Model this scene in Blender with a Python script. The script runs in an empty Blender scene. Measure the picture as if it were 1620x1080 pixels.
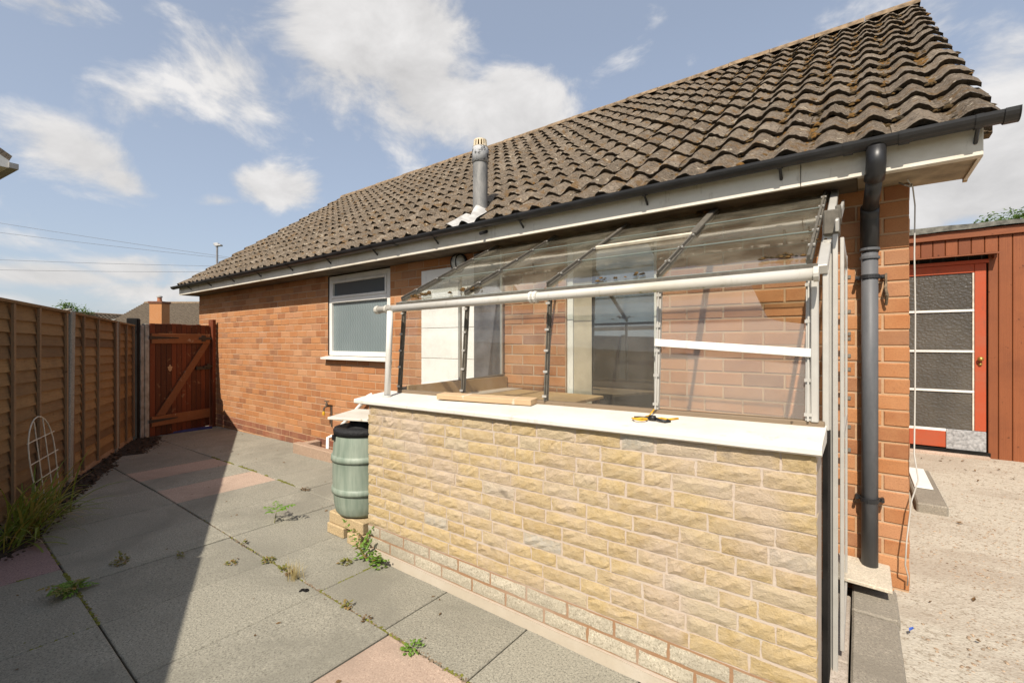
import bpy, math, random
from mathutils import Vector, Matrix, noise as mnoise
R = random.Random(7)
sc = bpy.context.scene
col = sc.collection

# ------------------------------------------------------------------ camera, sky, sun, exposure
TH = math.radians(37.28); FPX = 722.3; CAMZ = 1.352
cam = bpy.data.cameras.new('camera'); cam_o = bpy.data.objects.new('camera', cam); col.objects.link(cam_o)
cam.sensor_width = 36.0; cam.lens = FPX / 1620 * 36.0; cam.shift_y = 0.0006
cam.clip_start = 0.02; cam.clip_end = 3000
cam_o.location = (0, 0, CAMZ); cam_o.rotation_euler = (math.pi / 2, 0, TH)
sc.camera = cam_o
CT, ST = math.cos(TH), math.sin(TH)

def pix_ray(x, y):
    u, v = x - 810, 541 - y
    return Vector((u * CT - FPX * ST, u * ST + FPX * CT, v))
def project(p):
    x, y, z = p[0], p[1], p[2] - CAMZ
    d = -x * ST + y * CT
    if d < 0.05: return None
    return (810 + FPX * (x * CT + y * ST) / d, 541 - FPX * z / d, d)

SUN = Vector((-0.24, 1.0, -1.10)).normalized()          # the way the light travels
elev = math.asin(-SUN.z); sazi = math.atan2(-SUN.x, -SUN.y)   # rotation clockwise from +Y
sun = bpy.data.lights.new('sun', 'SUN'); sun.energy = 4.7; sun.angle = math.radians(0.55); sun.color = (1.0, 0.915, 0.80)
sun_o = bpy.data.objects.new('sun', sun); col.objects.link(sun_o)
sun_o.rotation_euler = SUN.to_track_quat('-Z', 'Y').to_euler(); sun_o.location = (0, -20, 30)

world = bpy.data.worlds.new('World'); sc.world = world; world.use_nodes = True
def build_world():
    nt = world.node_tree; N = nt.nodes; L = nt.links; N.clear()
    out = N.new('ShaderNodeOutputWorld'); bg = N.new('ShaderNodeBackground'); bg.inputs['Strength'].default_value = 0.095
    L.new(bg.outputs[0], out.inputs[0])
    sky = N.new('ShaderNodeTexSky'); sky.sky_type = 'NISHITA'; sky.sun_disc = False
    sky.sun_elevation = elev; sky.sun_rotation = sazi; sky.dust_density = 1.6; sky.air_density = 1.0; sky.ozone_density = 1.5
    tc = N.new('ShaderNodeTexCoord'); d = tc.outputs['Generated']
    def vm(op, a, b):
        n = N.new('ShaderNodeVectorMath'); n.operation = op; L.new(a, n.inputs[0])
        if isinstance(b, (tuple, Vector)): n.inputs[1].default_value = b
        else: L.new(b, n.inputs[1])
        return n.outputs['Value'] if op == 'DOT_PRODUCT' else n.outputs[0]
    def ma(op, a, b, c=None, clamp=False):
        n = N.new('ShaderNodeMath'); n.operation = op; n.use_clamp = clamp
        for i, v in enumerate((a, b, c)):
            if v is None: continue
            if isinstance(v, (int, float)): n.inputs[i].default_value = v
            else: L.new(v, n.inputs[i])
        return n.outputs[0]
    # clouds: centre pixel direction, half sizes (radians), tilt
    clouds = [(590, 45, .24, .20, .2, 1.12), (655, 130, .20, .15, -.5, 1.0), (810, 185, .17, .12, 0, 1.0), (130, 245, .12, .07, -.25, .9), (185, 282, .09, .05, -.3, .78), (215, 170, .11, .08, .4, .34),
              (365, 95, .14, .15, .3, .46), (440, 298, .14, .058, .1, .75), (345, 318, .08, .03, .1, .5), (90, 10, .10, .06, 0, .6), (80, 436, .14, .032, 0, .85), (215, 428, .12, .04, 0, .7),
              (250, 462, .22, .035, 0, .6), (60, 385, .2, .02, 0, .22), (1540, 290, .24, .13, 0, 1.1), (1600, 90, .10, .10, 0, .35), (1640, 200, .14, .12, 0, .7), (1500, 20, .08, .05, 0, .25), (20, 480, .3, .03, 0, .4)]
    total = None
    for (px, py, a, b, rot, s) in clouds:
        c = pix_ray(px, py).normalized()
        r = Vector((c.y, -c.x, 0)).normalized(); u = r.cross(c).normalized()
        if u.z < 0: u = -u
        r2 = r * math.cos(rot) + u * math.sin(rot); u2 = u * math.cos(rot) - r * math.sin(rot)
        df = vm('SUBTRACT', d, c)
        s1 = vm('DOT_PRODUCT', df, r2 / a); s2 = vm('DOT_PRODUCT', df, u2 / b)
        q = ma('ADD', ma('MULTIPLY', s1, s1), ma('MULTIPLY', s2, s2))
        v = ma('MULTIPLY', ma('SUBTRACT', 1.0, ma('SQRT', q, None), None, True), s)
        total = v if total is None else ma('MAXIMUM', total, v)
    mp = N.new('ShaderNodeMapping'); mp.inputs['Scale'].default_value = (1, 1, 1.7); L.new(d, mp.inputs[0])
    nz = N.new('ShaderNodeTexNoise'); nz.inputs['Scale'].default_value = 5.5; nz.inputs['Detail'].default_value = 9; nz.inputs['Roughness'].default_value = .60; nz.inputs['Distortion'].default_value = .35
    L.new(mp.outputs[0], nz.inputs[0])
    n2 = N.new('ShaderNodeTexNoise'); n2.inputs['Scale'].default_value = 2.0; n2.inputs['Detail'].default_value = 5
    L.new(mp.outputs[0], n2.inputs[0])
    dens = ma('ADD', ma('MULTIPLY', total, 1.0), ma('MULTIPLY', ma('SUBTRACT', nz.outputs[0], .5), 1.9))
    dens = ma('ADD', dens, ma('MULTIPLY', ma('SUBTRACT', n2.outputs[0], .56), .5))
    mr = N.new('ShaderNodeMapRange'); mr.interpolation_type = 'SMOOTHSTEP'
    mr.inputs['From Min'].default_value = .12; mr.inputs['From Max'].default_value = .56
    L.new(dens, mr.inputs['Value'])
    cr = N.new('ShaderNodeMapRange'); cr.inputs['From Min'].default_value = .35; cr.inputs['From Max'].default_value = .7
    cr.inputs['To Min'].default_value = 4.8; cr.inputs['To Max'].default_value = 7.0
    L.new(nz.outputs[0], cr.inputs['Value'])
    cc = N.new('ShaderNodeCombineColor')
    for i, k in enumerate((1.0, .975, .955)): L.new(ma('MULTIPLY', cr.outputs[0], k), cc.inputs[i])
    # thin general veil so that the blue is pale, thicker near the horizon
    sep = N.new('ShaderNodeSeparateXYZ'); L.new(d, sep.inputs[0])
    veil = N.new('ShaderNodeMapRange'); veil.inputs['From Min'].default_value = 0.0; veil.inputs['From Max'].default_value = .55
    veil.inputs['To Min'].default_value = .56; veil.inputs['To Max'].default_value = .40; L.new(sep.outputs[2], veil.inputs['Value'])
    m1 = N.new('ShaderNodeMix'); m1.data_type = 'RGBA'; L.new(veil.outputs[0], m1.inputs['Factor']); L.new(sky.outputs[0], m1.inputs['A'])
    m1.inputs['B'].default_value = (4.7, 5.2, 6.1, 1)
    m2 = N.new('ShaderNodeMix'); m2.data_type = 'RGBA'; L.new(ma('MULTIPLY', mr.outputs[0], .93), m2.inputs['Factor']); L.new(m1.outputs['Result'], m2.inputs['A']); L.new(cc.outputs[0], m2.inputs['B'])
    L.new(m2.outputs['Result'], bg.inputs['Color'])
build_world()
sc.view_settings.view_transform = 'Standard'; sc.view_settings.look = 'None'
sc.view_settings.exposure = 0.47; sc.view_settings.gamma = 1.0; sc.view_settings.use_curve_mapping = False
sc.render.engine = 'CYCLES'
sc.cycles.max_bounces = 10; sc.cycles.transparent_max_bounces = 24; sc.cycles.use_denoising = True
sc.cycles.caustics_reflective = False; sc.cycles.caustics_refractive = False

# ------------------------------------------------------------------ mesh helpers
def root_of(o):
    p = Vector((0, 0, 0))
    while o: p = p + Vector(o.location); o = o.parent
    return p
class MB:
    def __init__(s): s.v = []; s.f = []
    def add(s, vs, fs):
        n = len(s.v); s.v.extend([tuple(p) for p in vs]); s.f.extend([tuple(i + n for i in q) for q in fs]); return s
    def box(s, lo, hi, mat=None):
        x0, y0, z0 = lo; x1, y1, z1 = hi
        vs = [(x0, y0, z0), (x1, y0, z0), (x1, y1, z0), (x0, y1, z0), (x0, y0, z1), (x1, y0, z1), (x1, y1, z1), (x0, y1, z1)]
        if mat: vs = [mat @ Vector(p) for p in vs]
        return s.add(vs, [(0, 3, 2, 1), (4, 5, 6, 7), (0, 1, 5, 4), (1, 2, 6, 5), (2, 3, 7, 6), (3, 0, 4, 7)])
    def cbox(s, lo, hi, b=.004, mat=None):       # box with chamfered edges, 44 triangles
        lo = Vector(lo); hi = Vector(hi); c = (lo + hi) / 2; h = (hi - lo) / 2
        b = min(b, h.x * .45, h.y * .45, h.z * .45); vs = []; idx = {}
        for sx in (-1, 1):
            for sy in (-1, 1):
                for sz in (-1, 1):
                    for a in range(3):
                        q = Vector((sx * (h.x - b), sy * (h.y - b), sz * (h.z - b)))
                        q[a] = (sx, sy, sz)[a] * h[a]
                        idx[(sx, sy, sz, a)] = len(vs); vs.append(c + q)
        fs = []
        def orient(q):
            p = [vs[i] for i in q]; n = (p[1] - p[0]).cross(p[2] - p[0]); m = sum(p, Vector()) / len(p) - c
            return q if n.dot(m) > 0 else tuple(reversed(q))
        for a in range(3):
            o1, o2 = (a + 1) % 3, (a + 2) % 3
            for sg in (-1, 1):
                q = []
                for (u, w) in ((-1, -1), (1, -1), (1, 1), (-1, 1)):
                    k = [0, 0, 0]; k[a] = sg; k[o1] = u; k[o2] = w; q.append(idx[(*k, a)])
                fs.append(orient(tuple(q)))
            for u in (-1, 1):
                for w in (-1, 1):
                    k0 = [0, 0, 0]; k1 = [0, 0, 0]
                    k0[o1] = k1[o1] = u; k0[o2] = k1[o2] = w; k0[a] = -1; k1[a] = 1
                    fs.append(orient((idx[(*k0, o1)], idx[(*k1, o1)], idx[(*k1, o2)], idx[(*k0, o2)])))
        for sx in (-1, 1):
            for sy in (-1, 1):
                for sz in (-1, 1): fs.append(orient(tuple(idx[(sx, sy, sz, a)] for a in range(3))))
        if mat: vs = [mat @ p for p in vs]
        return s.add(vs, fs)
    def beam(s, p0, p1, w, h, up=(0, 0, 1), b=.002):   # bar of w (sideways) x h (along up) from p0 to p1
        p0 = Vector(p0); p1 = Vector(p1); d = (p1 - p0); L = d.length; d.normalize()
        u = Vector(up); sd = d.cross(u).normalized(); u = sd.cross(d).normalized()
        m = Matrix(((d.x, sd.x, u.x, p0.x), (d.y, sd.y, u.y, p0.y), (d.z, sd.z, u.z, p0.z), (0, 0, 0, 1)))
        return s.cbox((0, -w / 2, -h / 2), (L, w / 2, h / 2), b, m) if b else s.box((0, -w / 2, -h / 2), (L, w / 2, h / 2), m)
    def tube(s, pts, r, n=10, cap=True):
        pts = [Vector(p) for p in pts]; rs = r if isinstance(r, (list, tuple)) else [r] * len(pts)
        vs = []; fs = []; prev = None
        for i, p in enumerate(pts):
            t = (pts[min(i + 1, len(pts) - 1)] - pts[max(i - 1, 0)]).normalized()
            if prev is None:
                a = Vector((0, 0, 1)) if abs(t.z) < .9 else Vector((1, 0, 0)); u = t.cross(a).normalized()
            else: u = (prev - t * prev.dot(t)).normalized()
            prev = u; w = t.cross(u)
            for k in range(n):
                an = 2 * math.pi * k / n; vs.append(p + (u * math.cos(an) + w * math.sin(an)) * rs[i])
        for i in range(len(pts) - 1):
            for k in range(n):
                a = i * n + k; b2 = i * n + (k + 1) % n; fs.append((a, b2, b2 + n, a + n))
        if cap: fs.append(tuple(reversed(range(n)))); fs.append(tuple(range((len(pts) - 1) * n, len(pts) * n)))
        return s.add(vs, fs)
    def lathe(s, prof, c, n=24, ax='z'):
        vs = []; fs = []
        for (r, z) in prof:
            for k in range(n):
                a = 2 * math.pi * k / n
                p = (r * math.cos(a), r * math.sin(a), z)
                if ax == 'y': p = (p[0], p[2], p[1])
                vs.append((p[0] + c[0], p[1] + c[1], p[2] + c[2]))
        for i in range(len(prof) - 1):
            for k in range(n):
                a = i * n + k; b = i * n + (k + 1) % n; q = (a, b, b + n, a + n)
                fs.append(q if ax == 'z' else tuple(reversed(q)))
        return s.add(vs, fs)
    def prism(s, poly, off):                    # polygon (3-D points) extruded by off
        n = len(poly); off = Vector(off); P = [Vector(p) for p in poly]
        vs = P + [p + off for p in P]
        nn = (P[1] - P[0]).cross(P[2] - P[0])
        fs = [tuple(range(n)), tuple(reversed(range(n, 2 * n)))] + [(i, i + n, (i + 1) % n + n, (i + 1) % n) for i in range(n)]
        if nn.dot(off) > 0: fs = [tuple(reversed(f)) for f in fs]
        return s.add(vs, fs)
    def lump(s, c, r, sq=.6, rnd=R, n=6):         # small uneven clump
        vs = []; fs = []; rings = 3
        for i in range(rings + 1):
            ph = math.pi / 2 * i / rings
            for k in range(n):
                a = 2 * math.pi * k / n + i * .4; q = r * (1 + rnd.uniform(-.3, .3))
                vs.append((c[0] + q * math.cos(ph) * math.cos(a), c[1] + q * math.cos(ph) * math.sin(a), c[2] + q * sq * math.sin(ph)))
        for i in range(rings):
            for k in range(n):
                a = i * n + k; b = i * n + (k + 1) % n; fs.append((a, b, b + n, a + n))
        return s.add(vs, fs)
    def build(s, name, mat, parent=None, smooth=False, loc=None):
        me = bpy.data.meshes.new(name)
        off = root_of(parent) if parent else Vector((0, 0, 0))
        if loc is not None: off = off + (Vector(loc) - off)
        me.from_pydata([(p[0] - off.x, p[1] - off.y, p[2] - off.z) for p in s.v], [], s.f)
        me.materials.append(mat)
        if smooth: me.polygons.foreach_set('use_smooth', [True] * len(me.polygons))
        o = bpy.data.objects.new(name, me); col.objects.link(o)
        if parent: o.parent = parent
        if loc is not None: o.location = Vector(loc) - (root_of(parent) if parent else Vector((0, 0, 0)))
        return o
def mesh_only(mb, name, mat, smooth=False):
    me = bpy.data.meshes.new(name); me.from_pydata(mb.v, [], mb.f); me.materials.append(mat)
    if smooth: me.polygons.foreach_set('use_smooth', [True] * len(me.polygons))
    return me
def place(name, me, loc, parent, rot=None):
    o = bpy.data.objects.new(name, me); col.objects.link(o); o.parent = parent
    o.location = Vector(loc) - root_of(parent)
    if rot: o.rotation_euler = rot
    return o
def tag(o, label, cat, group=None, kind=None):
    if label: o['label'] = label
    if cat: o['category'] = cat
    if group: o['group'] = group
    if kind: o['kind'] = kind
    return o
def thing(name, loc, label, cat, group=None):
    o = bpy.data.objects.new(name, None); col.objects.link(o); o.location = loc; o.empty_display_size = .1
    return tag(o, label, cat, group)
def stuff(o): o['kind'] = 'stuff'; return o

# ------------------------------------------------------------------ materials
class NT:
    def __init__(s, name):
        s.m = bpy.data.materials.new(name); s.m.use_nodes = True
        s.n = s.m.node_tree.nodes; s.l = s.m.node_tree.links; s.n.clear()
        s.out = s.n.new('ShaderNodeOutputMaterial'); s.p = s.n.new('ShaderNodeBsdfPrincipled'); s.l.new(s.p.outputs[0], s.out.inputs[0])
        s.tc = s.n.new('ShaderNodeTexCoord'); s.geo = s.n.new('ShaderNodeNewGeometry')
        s.p.inputs['Specular IOR Level'].default_value = .3
    def setp(s, k, v):
        if hasattr(v, 'is_linked') or hasattr(v, 'links'): s.l.new(v, s.p.inputs[k])
        else: s.p.inputs[k].default_value = v
    def coords(s, src='pos', scale=(1, 1, 1)):
        o = {'pos': s.geo.outputs['Position'], 'gen': s.tc.outputs['Generated'], 'obj': s.tc.outputs['Object']}[src]
        mp = s.n.new('ShaderNodeMapping'); mp.inputs['Scale'].default_value = scale; s.l.new(o, mp.inputs[0]); return mp.outputs[0]
    def noise(s, sc_, det=4, rough=.55, src='pos', scale=(1, 1, 1), dist=0):
        t = s.n.new('ShaderNodeTexNoise'); t.inputs['Scale'].default_value = sc_; t.inputs['Detail'].default_value = det; t.inputs['Roughness'].default_value = rough
        t.inputs['Distortion'].default_value = dist
        s.l.new(s.coords(src, scale), t.inputs[0]); return t.outputs[0]
    def voro(s, sc_, feat='F1', src='pos', scale=(1, 1, 1), out='Distance'):
        t = s.n.new('ShaderNodeTexVoronoi'); t.feature = feat; t.inputs['Scale'].default_value = sc_; s.l.new(s.coords(src, scale), t.inputs[0]); return t.outputs[out]
    def ramp(s, fac, stops, interp='LINEAR'):
        r = s.n.new('ShaderNodeValToRGB'); r.color_ramp.interpolation = interp; e = r.color_ramp.elements
        while len(e) < len(stops): e.new(.5)
        for i, (p, c) in enumerate(stops):
            e[i].position = p; e[i].color = (*c, 1) if not isinstance(c, (int, float)) else (c, c, c, 1)
        s.l.new(fac, r.inputs[0]); return r.outputs[0]
    def mix(s, fac, a, b, mode='MIX'):
        m = s.n.new('ShaderNodeMix'); m.data_type = 'RGBA'; m.blend_type = mode
        for k, v in (('Factor', fac), ('A', a), ('B', b)):
            if hasattr(v, 'links'): s.l.new(v, m.inputs[k])
            else: m.inputs[k].default_value = v if isinstance(v, (int, float)) else (*v, 1)
        return m.outputs['Result']
    def math(s, op, a, b=None, clamp=False):
        m = s.n.new('ShaderNodeMath'); m.operation = op; m.use_clamp = clamp
        for i, v in enumerate((a, b)):
            if v is None: continue
            if hasattr(v, 'links'): s.l.new(v, m.inputs[i])
            else: m.inputs[i].default_value = v
        return m.outputs[0]
    def rand(s):                                # one number per object and per loose piece
        oi = s.n.new('ShaderNodeObjectInfo')
        return s.math('FRACT', s.math('ADD', oi.outputs['Random'], s.geo.outputs['Random Per Island']))
    def bump(s, h, strength=.4, dist=.003, prev=None):
        b = s.n.new('ShaderNodeBump'); b.inputs['Strength'].default_value = strength; b.inputs['Distance'].default_value = dist
        s.l.new(h, b.inputs['Height'])
        if prev: s.l.new(prev, b.inputs['Normal'])
        s.l.new(b.outputs[0], s.p.inputs['Normal']); return b.outputs[0]

def simple(name, c, rough=.6, metal=0, var=.15, scale=8, bump=0, spec=.3):
    t = NT(name); n = t.noise(scale, 5)
    t.setp('Base Color', t.ramp(n, [(.25, tuple(x * (1 - var) for x in c)), (.75, tuple(min(1, x * (1 + var)) for x in c))]))
    t.setp('Roughness', rough); t.setp('Metallic', metal); t.setp('Specular IOR Level', spec)
    if bump: t.bump(t.noise(scale * 12, 3), bump, .002)
    return t.m

def mat_brick(name='brick', cols=None):
    t = NT(name); r = t.rand()
    cols = cols or [(.0, (.27, .105, .045)), (.15, (.38, .155, .058)), (.4, (.43, .19, .075)), (.6, (.35, .14, .052)), (.75, (.46, .225, .105)), (.88, (.40, .19, .095)), (1, (.22, .095, .045))]
    c = t.ramp(r, cols)
    n = t.noise(9, 6, .6); c = t.mix(t.ramp(n, [(.35, 0.0), (.7, .35)]), c, (.47, .25, .115))
    c = t.mix(t.ramp(t.noise(160, 3, .7), [(.3, .5), (.5, 0.0)]), c, (.17, .07, .035))
    c = t.mix(t.ramp(t.noise(1.3, 5, .6), [(.52, 0.0), (.75, .25)]), c, (.50, .33, .21))
    t.setp('Base Color', c); t.setp('Roughness', .9)
    b = t.bump(t.noise(170, 4, .7), .55, .0025); t.bump(t.noise(22, 3), .4, .004, b)
    return t.m
def mat_mortar(name, a, b):
    t = NT(name); c = t.mix(t.noise(14, 6, .6), a, b)
    c = t.mix(t.ramp(t.noise(2.2, 5), [(.5, 0.0), (.7, .5)]), c, (.44, .40, .34))
    t.setp('Base Color', c); t.setp('Roughness', .95); b1 = t.bump(t.noise(130, 4, .7), .6, .003); t.bump(t.noise(30, 3), .5, .006, b1); return t.m
def mat_stone():
    t = NT('split_stone'); r = t.rand()
    c = t.ramp(r, [(0, (.47, .345, .165)), (.3, (.52, .39, .205)), (.55, (.42, .30, .145)), (.8, (.50, .385, .225)), (.97, (.48, .40, .28)), (1, (.43, .40, .34))])
    c = t.mix(t.ramp(t.noise(26, 6, .65), [(.4, 0.0), (.7, .6)]), c, (.57, .46, .30))
    c = t.mix(t.ramp(t.noise(3.0, 5, .6), [(.47, 0.0), (.66, .6)]), c, (.52, .42, .34))
    c = t.mix(t.ramp(t.noise(70, 5, .8), [(.30, .75), (.43, 0.0)]), c, (.36, .255, .13))
    c = t.mix(t.ramp(t.noise(11, 2, .5), [(.70, 0.0), (.78, .5)]), c, (.16, .13, .10))
    t.setp('Base Color', c); t.setp('Roughness', .95)
    b = t.bump(t.noise(60, 7, .8), .9, .011); t.bump(t.noise(190, 3, .7), .5, .003, b); return t.m
def mat_slab(name, base, alt, dark):
    t = NT(name); oi = t.rand()
    c = t.mix(t.noise(3.2, 6, .6), base, alt)
    c = t.mix(t.math('MULTIPLY', oi, .45), c, tuple(x * .68 for x in base))
    c = t.mix(t.ramp(t.noise(120, 3, .85), [(.36, .85), (.52, 0.0)]), c, dark)
    c = t.mix(t.ramp(t.noise(85, 3, .85), [(.54, 0.0), (.68, .6)]), c, tuple(min(1, x * 1.65) for x in base))
    c = t.mix(t.ramp(t.noise(1.1, 7, .65, dist=.6), [(.45, 0.0), (.62, .65)]), c, tuple(x * .6 for x in base))
    c = t.mix(t.ramp(t.noise(7, 5, .7), [(.62, 0.0), (.75, .35)]), c, tuple(x * .5 for x in base))
    t.setp('Base Color', c); t.setp('Roughness', .92)
    b = t.bump(t.noise(260, 3, .7), .5, .003); t.bump(t.noise(18, 4), .3, .006, b); return t.m
def mat_wood(name, a, b, dark, sc_=(2, 2, 14), rough=.85, worn=None):
    t = NT(name); r = t.rand()
    g = t.noise(3, 6, .62, 'gen', sc_, .4)
    c = t.mix(t.ramp(g, [(.3, 0.0), (.7, 1.0)]), a, b)
    c = t.mix(t.math('MULTIPLY', r, .85), c, dark)
    c = t.mix(t.ramp(t.noise(2.4, 6, .65), [(.48, 0.0), (.7, .55)]), c, dark)
    c = t.mix(t.ramp(t.noise(30, 2, .5), [(.70, 0.0), (.76, .8)]), c, tuple(x * .35 for x in dark))
    if worn: c = t.mix(t.ramp(t.noise(9, 6, .7, dist=.5), [(.6, 0.0), (.68, .8)]), c, worn)
    t.setp('Base Color', c); t.setp('Roughness', rough); t.bump(g, .35, .004); return t.m
def mat_tile():
    t = NT('concrete_tile'); r = t.rand()
    c = t.ramp(r, [(0, (.105, .076, .048)), (.3, (.165, .122, .080)), (.6, (.13, .095, .062)), (.85, (.19, .145, .10)), (1, (.23, .18, .128))])
    c = t.mix(t.ramp(t.noise(30, 6, .75), [(.40, .85), (.53, 0.0)]), c, (.045, .034, .023))
    c = t.mix(t.ramp(t.noise(90, 4, .75), [(.48, 0.0), (.64, .8)]), c, (.30, .255, .20))
    c = t.mix(t.ramp(t.noise(9, 5, .7, dist=.3), [(.55, 0.0), (.63, .8)]), c, (.15, .085, .03))
    c = t.mix(t.ramp(t.noise(19, 5, .7), [(.615, 0.0), (.65, .9)]), c, (.46, .40, .30))
    t.setp('Base Color', c); t.setp('Roughness', .95)
    b = t.bump(t.noise(48, 7, .8), 1.0, .016); t.bump(t.noise(190, 2), .5, .004, b); return t.m
def mat_white(name, c=(.74, .71, .64), dirt=(.42, .36, .26), amt=.5, rough=.45):
    t = NT(name); n = t.noise(2.0, 6, .65, 'pos', (1, 1, 2.2)); cc = t.mix(t.ramp(n, [(.45, 0.0), (.72, amt)]), c, dirt)
    cc = t.mix(t.ramp(t.noise(22, 5, .7, 'pos', (1, 1, .25)), [(.58, 0.0), (.75, amt)]), cc, tuple(x * .7 for x in dirt))
    t.setp('Base Color', cc); t.setp('Roughness', rough); t.bump(t.noise(40, 3), .08, .002); return t.m
def mat_glass(name, tint=(.93, .97, .95), dust=(.62, .58, .52), amt=.14, dirt=.3, gloss=.16):
    t = NT(name); N, L = t.n, t.l; N.remove(t.p)
    tr = N.new('ShaderNodeBsdfTransparent'); tr.inputs[0].default_value = (*tint, 1)
    df = N.new('ShaderNodeBsdfDiffuse'); df.inputs[0].default_value = (*dust, 1)
    gl = N.new('ShaderNodeBsdfGlossy'); gl.inputs['Roughness'].default_value = .02; gl.inputs[0].default_value = (.95, .95, .95, 1)
    fac = t.math('ADD', t.math('MULTIPLY', t.ramp(t.noise(4.5, 7, .65), [(.42, 0.0), (.75, 1.0)]), dirt), amt)
    fac = t.math('ADD', fac, t.math('MULTIPLY', t.ramp(t.noise(60, 4, .7), [(.62, 0.0), (.75, 1.0)]), dirt * .4), True)
    m1 = N.new('ShaderNodeMixShader'); L.new(fac, m1.inputs[0]); L.new(tr.outputs[0], m1.inputs[1]); L.new(df.outputs[0], m1.inputs[2])
    lw = N.new('ShaderNodeLayerWeight'); lw.inputs[0].default_value = .5
    fr = t.math('ADD', t.math('MULTIPLY', t.math('POWER', lw.outputs['Facing'], 5.0), .9), .035)
    bmp = N.new('ShaderNodeBump'); bmp.inputs['Strength'].default_value = .04; bmp.inputs['Distance'].default_value = .01; L.new(t.noise(5, 2), bmp.inputs['Height'])
    L.new(bmp.outputs[0], gl.inputs['Normal'])
    m2 = N.new('ShaderNodeMixShader'); L.new(t.math('MULTIPLY', fr, gloss * 8, True), m2.inputs[0]); L.new(m1.outputs[0], m2.inputs[1]); L.new(gl.outputs[0], m2.inputs[2])
    L.new(m2.outputs[0], t.out.inputs[0]); return t.m
def mat_leaf(name, a, b, dead=None):
    t = NT(name); r = t.rand(); st = [(0, a), (.7, b)]
    if dead: st += [(.82, dead), (1, dead)]
    t.setp('Base Color', t.mix(t.ramp(t.noise(25, 3), [(.4, 0.0), (.8, .5)]), t.ramp(r, st), tuple(x * 1.5 for x in b)))
    t.setp('Roughness', .55); t.p.inputs['Subsurface Weight'].default_value = 0
    N, L = t.n, t.l; tl = N.new('ShaderNodeBsdfTranslucent'); tl.inputs[0].default_value = (*[x * 1.6 for x in b], 1)
    mx = N.new('ShaderNodeMixShader'); mx.inputs[0].default_value = .3; L.new(t.p.outputs[0], mx.inputs[1]); L.new(tl.outputs[0], mx.inputs[2]); L.new(mx.outputs[0], t.out.inputs[0]); return t.m

BRICK = mat_brick()
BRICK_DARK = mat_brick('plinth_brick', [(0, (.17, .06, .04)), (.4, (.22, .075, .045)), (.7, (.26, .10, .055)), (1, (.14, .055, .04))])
BRICK_PALE = mat_slab('pale_plinth_brick', (.46, .41, .31), (.50, .45, .35), (.20, .17, .12))
MORTAR = mat_mortar('mortar', (.47, .30, .175), (.40, .25, .14))
MORTAR_STONE = mat_mortar('pale_mortar', (.46, .36, .265), (.49, .42, .355))
MORTAR_ORANGE = mat_mortar('orange_mortar', (.27, .15, .075), (.33, .20, .115))
STONE = mat_stone()
SLAB = mat_slab('slab_grey', (.29, .275, .22), (.345, .325, .26), (.078, .072, .056))
SLAB_PINK = mat_slab('slab_pink', (.43, .325, .25), (.47, .36, .28), (.24, .16, .12))
SLAB_PURPLE = mat_slab('slab_purple', (.29, .20, .185), (.33, .23, .21), (.11, .07, .065))
CONC = mat_slab('kerb_concrete', (.30, .265, .21), (.34, .31, .25), (.12, .10, .08))
POST = mat_slab('post_concrete', (.33, .32, .28), (.27, .27, .24), (.10, .10, .08))
TILE = mat_tile()
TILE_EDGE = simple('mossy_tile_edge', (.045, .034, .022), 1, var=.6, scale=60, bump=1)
RIDGE = simple('ridge_tile', (.20, .142, .088), .95, var=.75, scale=16, bump=1)
MOSS = NT('moss'); MOSS.setp('Base Color', MOSS.ramp(MOSS.math('ADD', MOSS.math('MULTIPLY', MOSS.noise(4, 4, .6), .6), MOSS.math('MULTIPLY', MOSS.rand(), .4)), [(.3, (.035, .026, .014)), (.5, (.085, .052, .018)), (.65, (.17, .085, .02)), (.8, (.11, .085, .04))])); MOSS.setp('Roughness', 1.0); MOSS.bump(MOSS.noise(160, 3, .8), 1, .006); MOSS = MOSS.m
MOSS_GREEN = simple('green_moss', (.16, .16, .03), 1, var=.5, scale=30, bump=1)
PVC_BLACK = simple('black_pvc', (.017, .017, .018), .42, var=.5, scale=7, spec=.5)
PVC_GREY = NT('weathered_grey_pvc')
PVC_GREY.setp('Base Color', PVC_GREY.mix(PVC_GREY.noise(6, 6, .65, 'pos', (3, 3, .8)), (.055, .06, .066), (.15, .15, .155))); PVC_GREY.setp('Roughness', .5); PVC_GREY = PVC_GREY.m
FASCIA = mat_white('fascia_white', (.66, .62, .53), (.38, .31, .20), .6)
UPVC = mat_white('white_upvc', (.72, .70, .65), (.48, .44, .36), .45, .4)
UPVC_OLD = mat_white('dulled_gutter', (.52, .50, .455), (.36, .32, .22), .6, .45)
SILLW = mat_white('painted_sill', (.66, .625, .56), (.48, .42, .33), .5, .6)
WHITEBOARD = mat_white('white_paint', (.80, .78, .73), (.55, .5, .43), .3, .6)
ALU = NT('aluminium'); ALU.setp('Base Color', ALU.mix(ALU.noise(14, 5, .6), (.56, .54, .49), (.40, .38, .34))); ALU.setp('Metallic', .35); ALU.setp('Roughness', .5); ALU = ALU.m
ALU_DARK = NT('dirty_aluminium'); ALU_DARK.setp('Base Color', ALU_DARK.mix(ALU_DARK.noise(30, 5, .7), (.035, .030, .024), (.19, .17, .135))); ALU_DARK.setp('Roughness', .7); ALU_DARK.setp('Metallic', .15); ALU_DARK = ALU_DARK.m
GLASS = mat_glass('greenhouse_glass', (.985, .99, .985), amt=.02, dirt=.035, gloss=.10)
GLASS_DUSTY = mat_glass('dusty_glass', (.975, .98, .975), (.62, .54, .47), amt=.115, dirt=.03, gloss=.10)
GLASS_ROOF = mat_glass('roof_glass', (.93, .955, .935), (.40, .35, .26), .055, .18, .11)
GLASS_EDGE = simple('glass_edge', (.24, .28, .25), .3, spec=.6)
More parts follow.
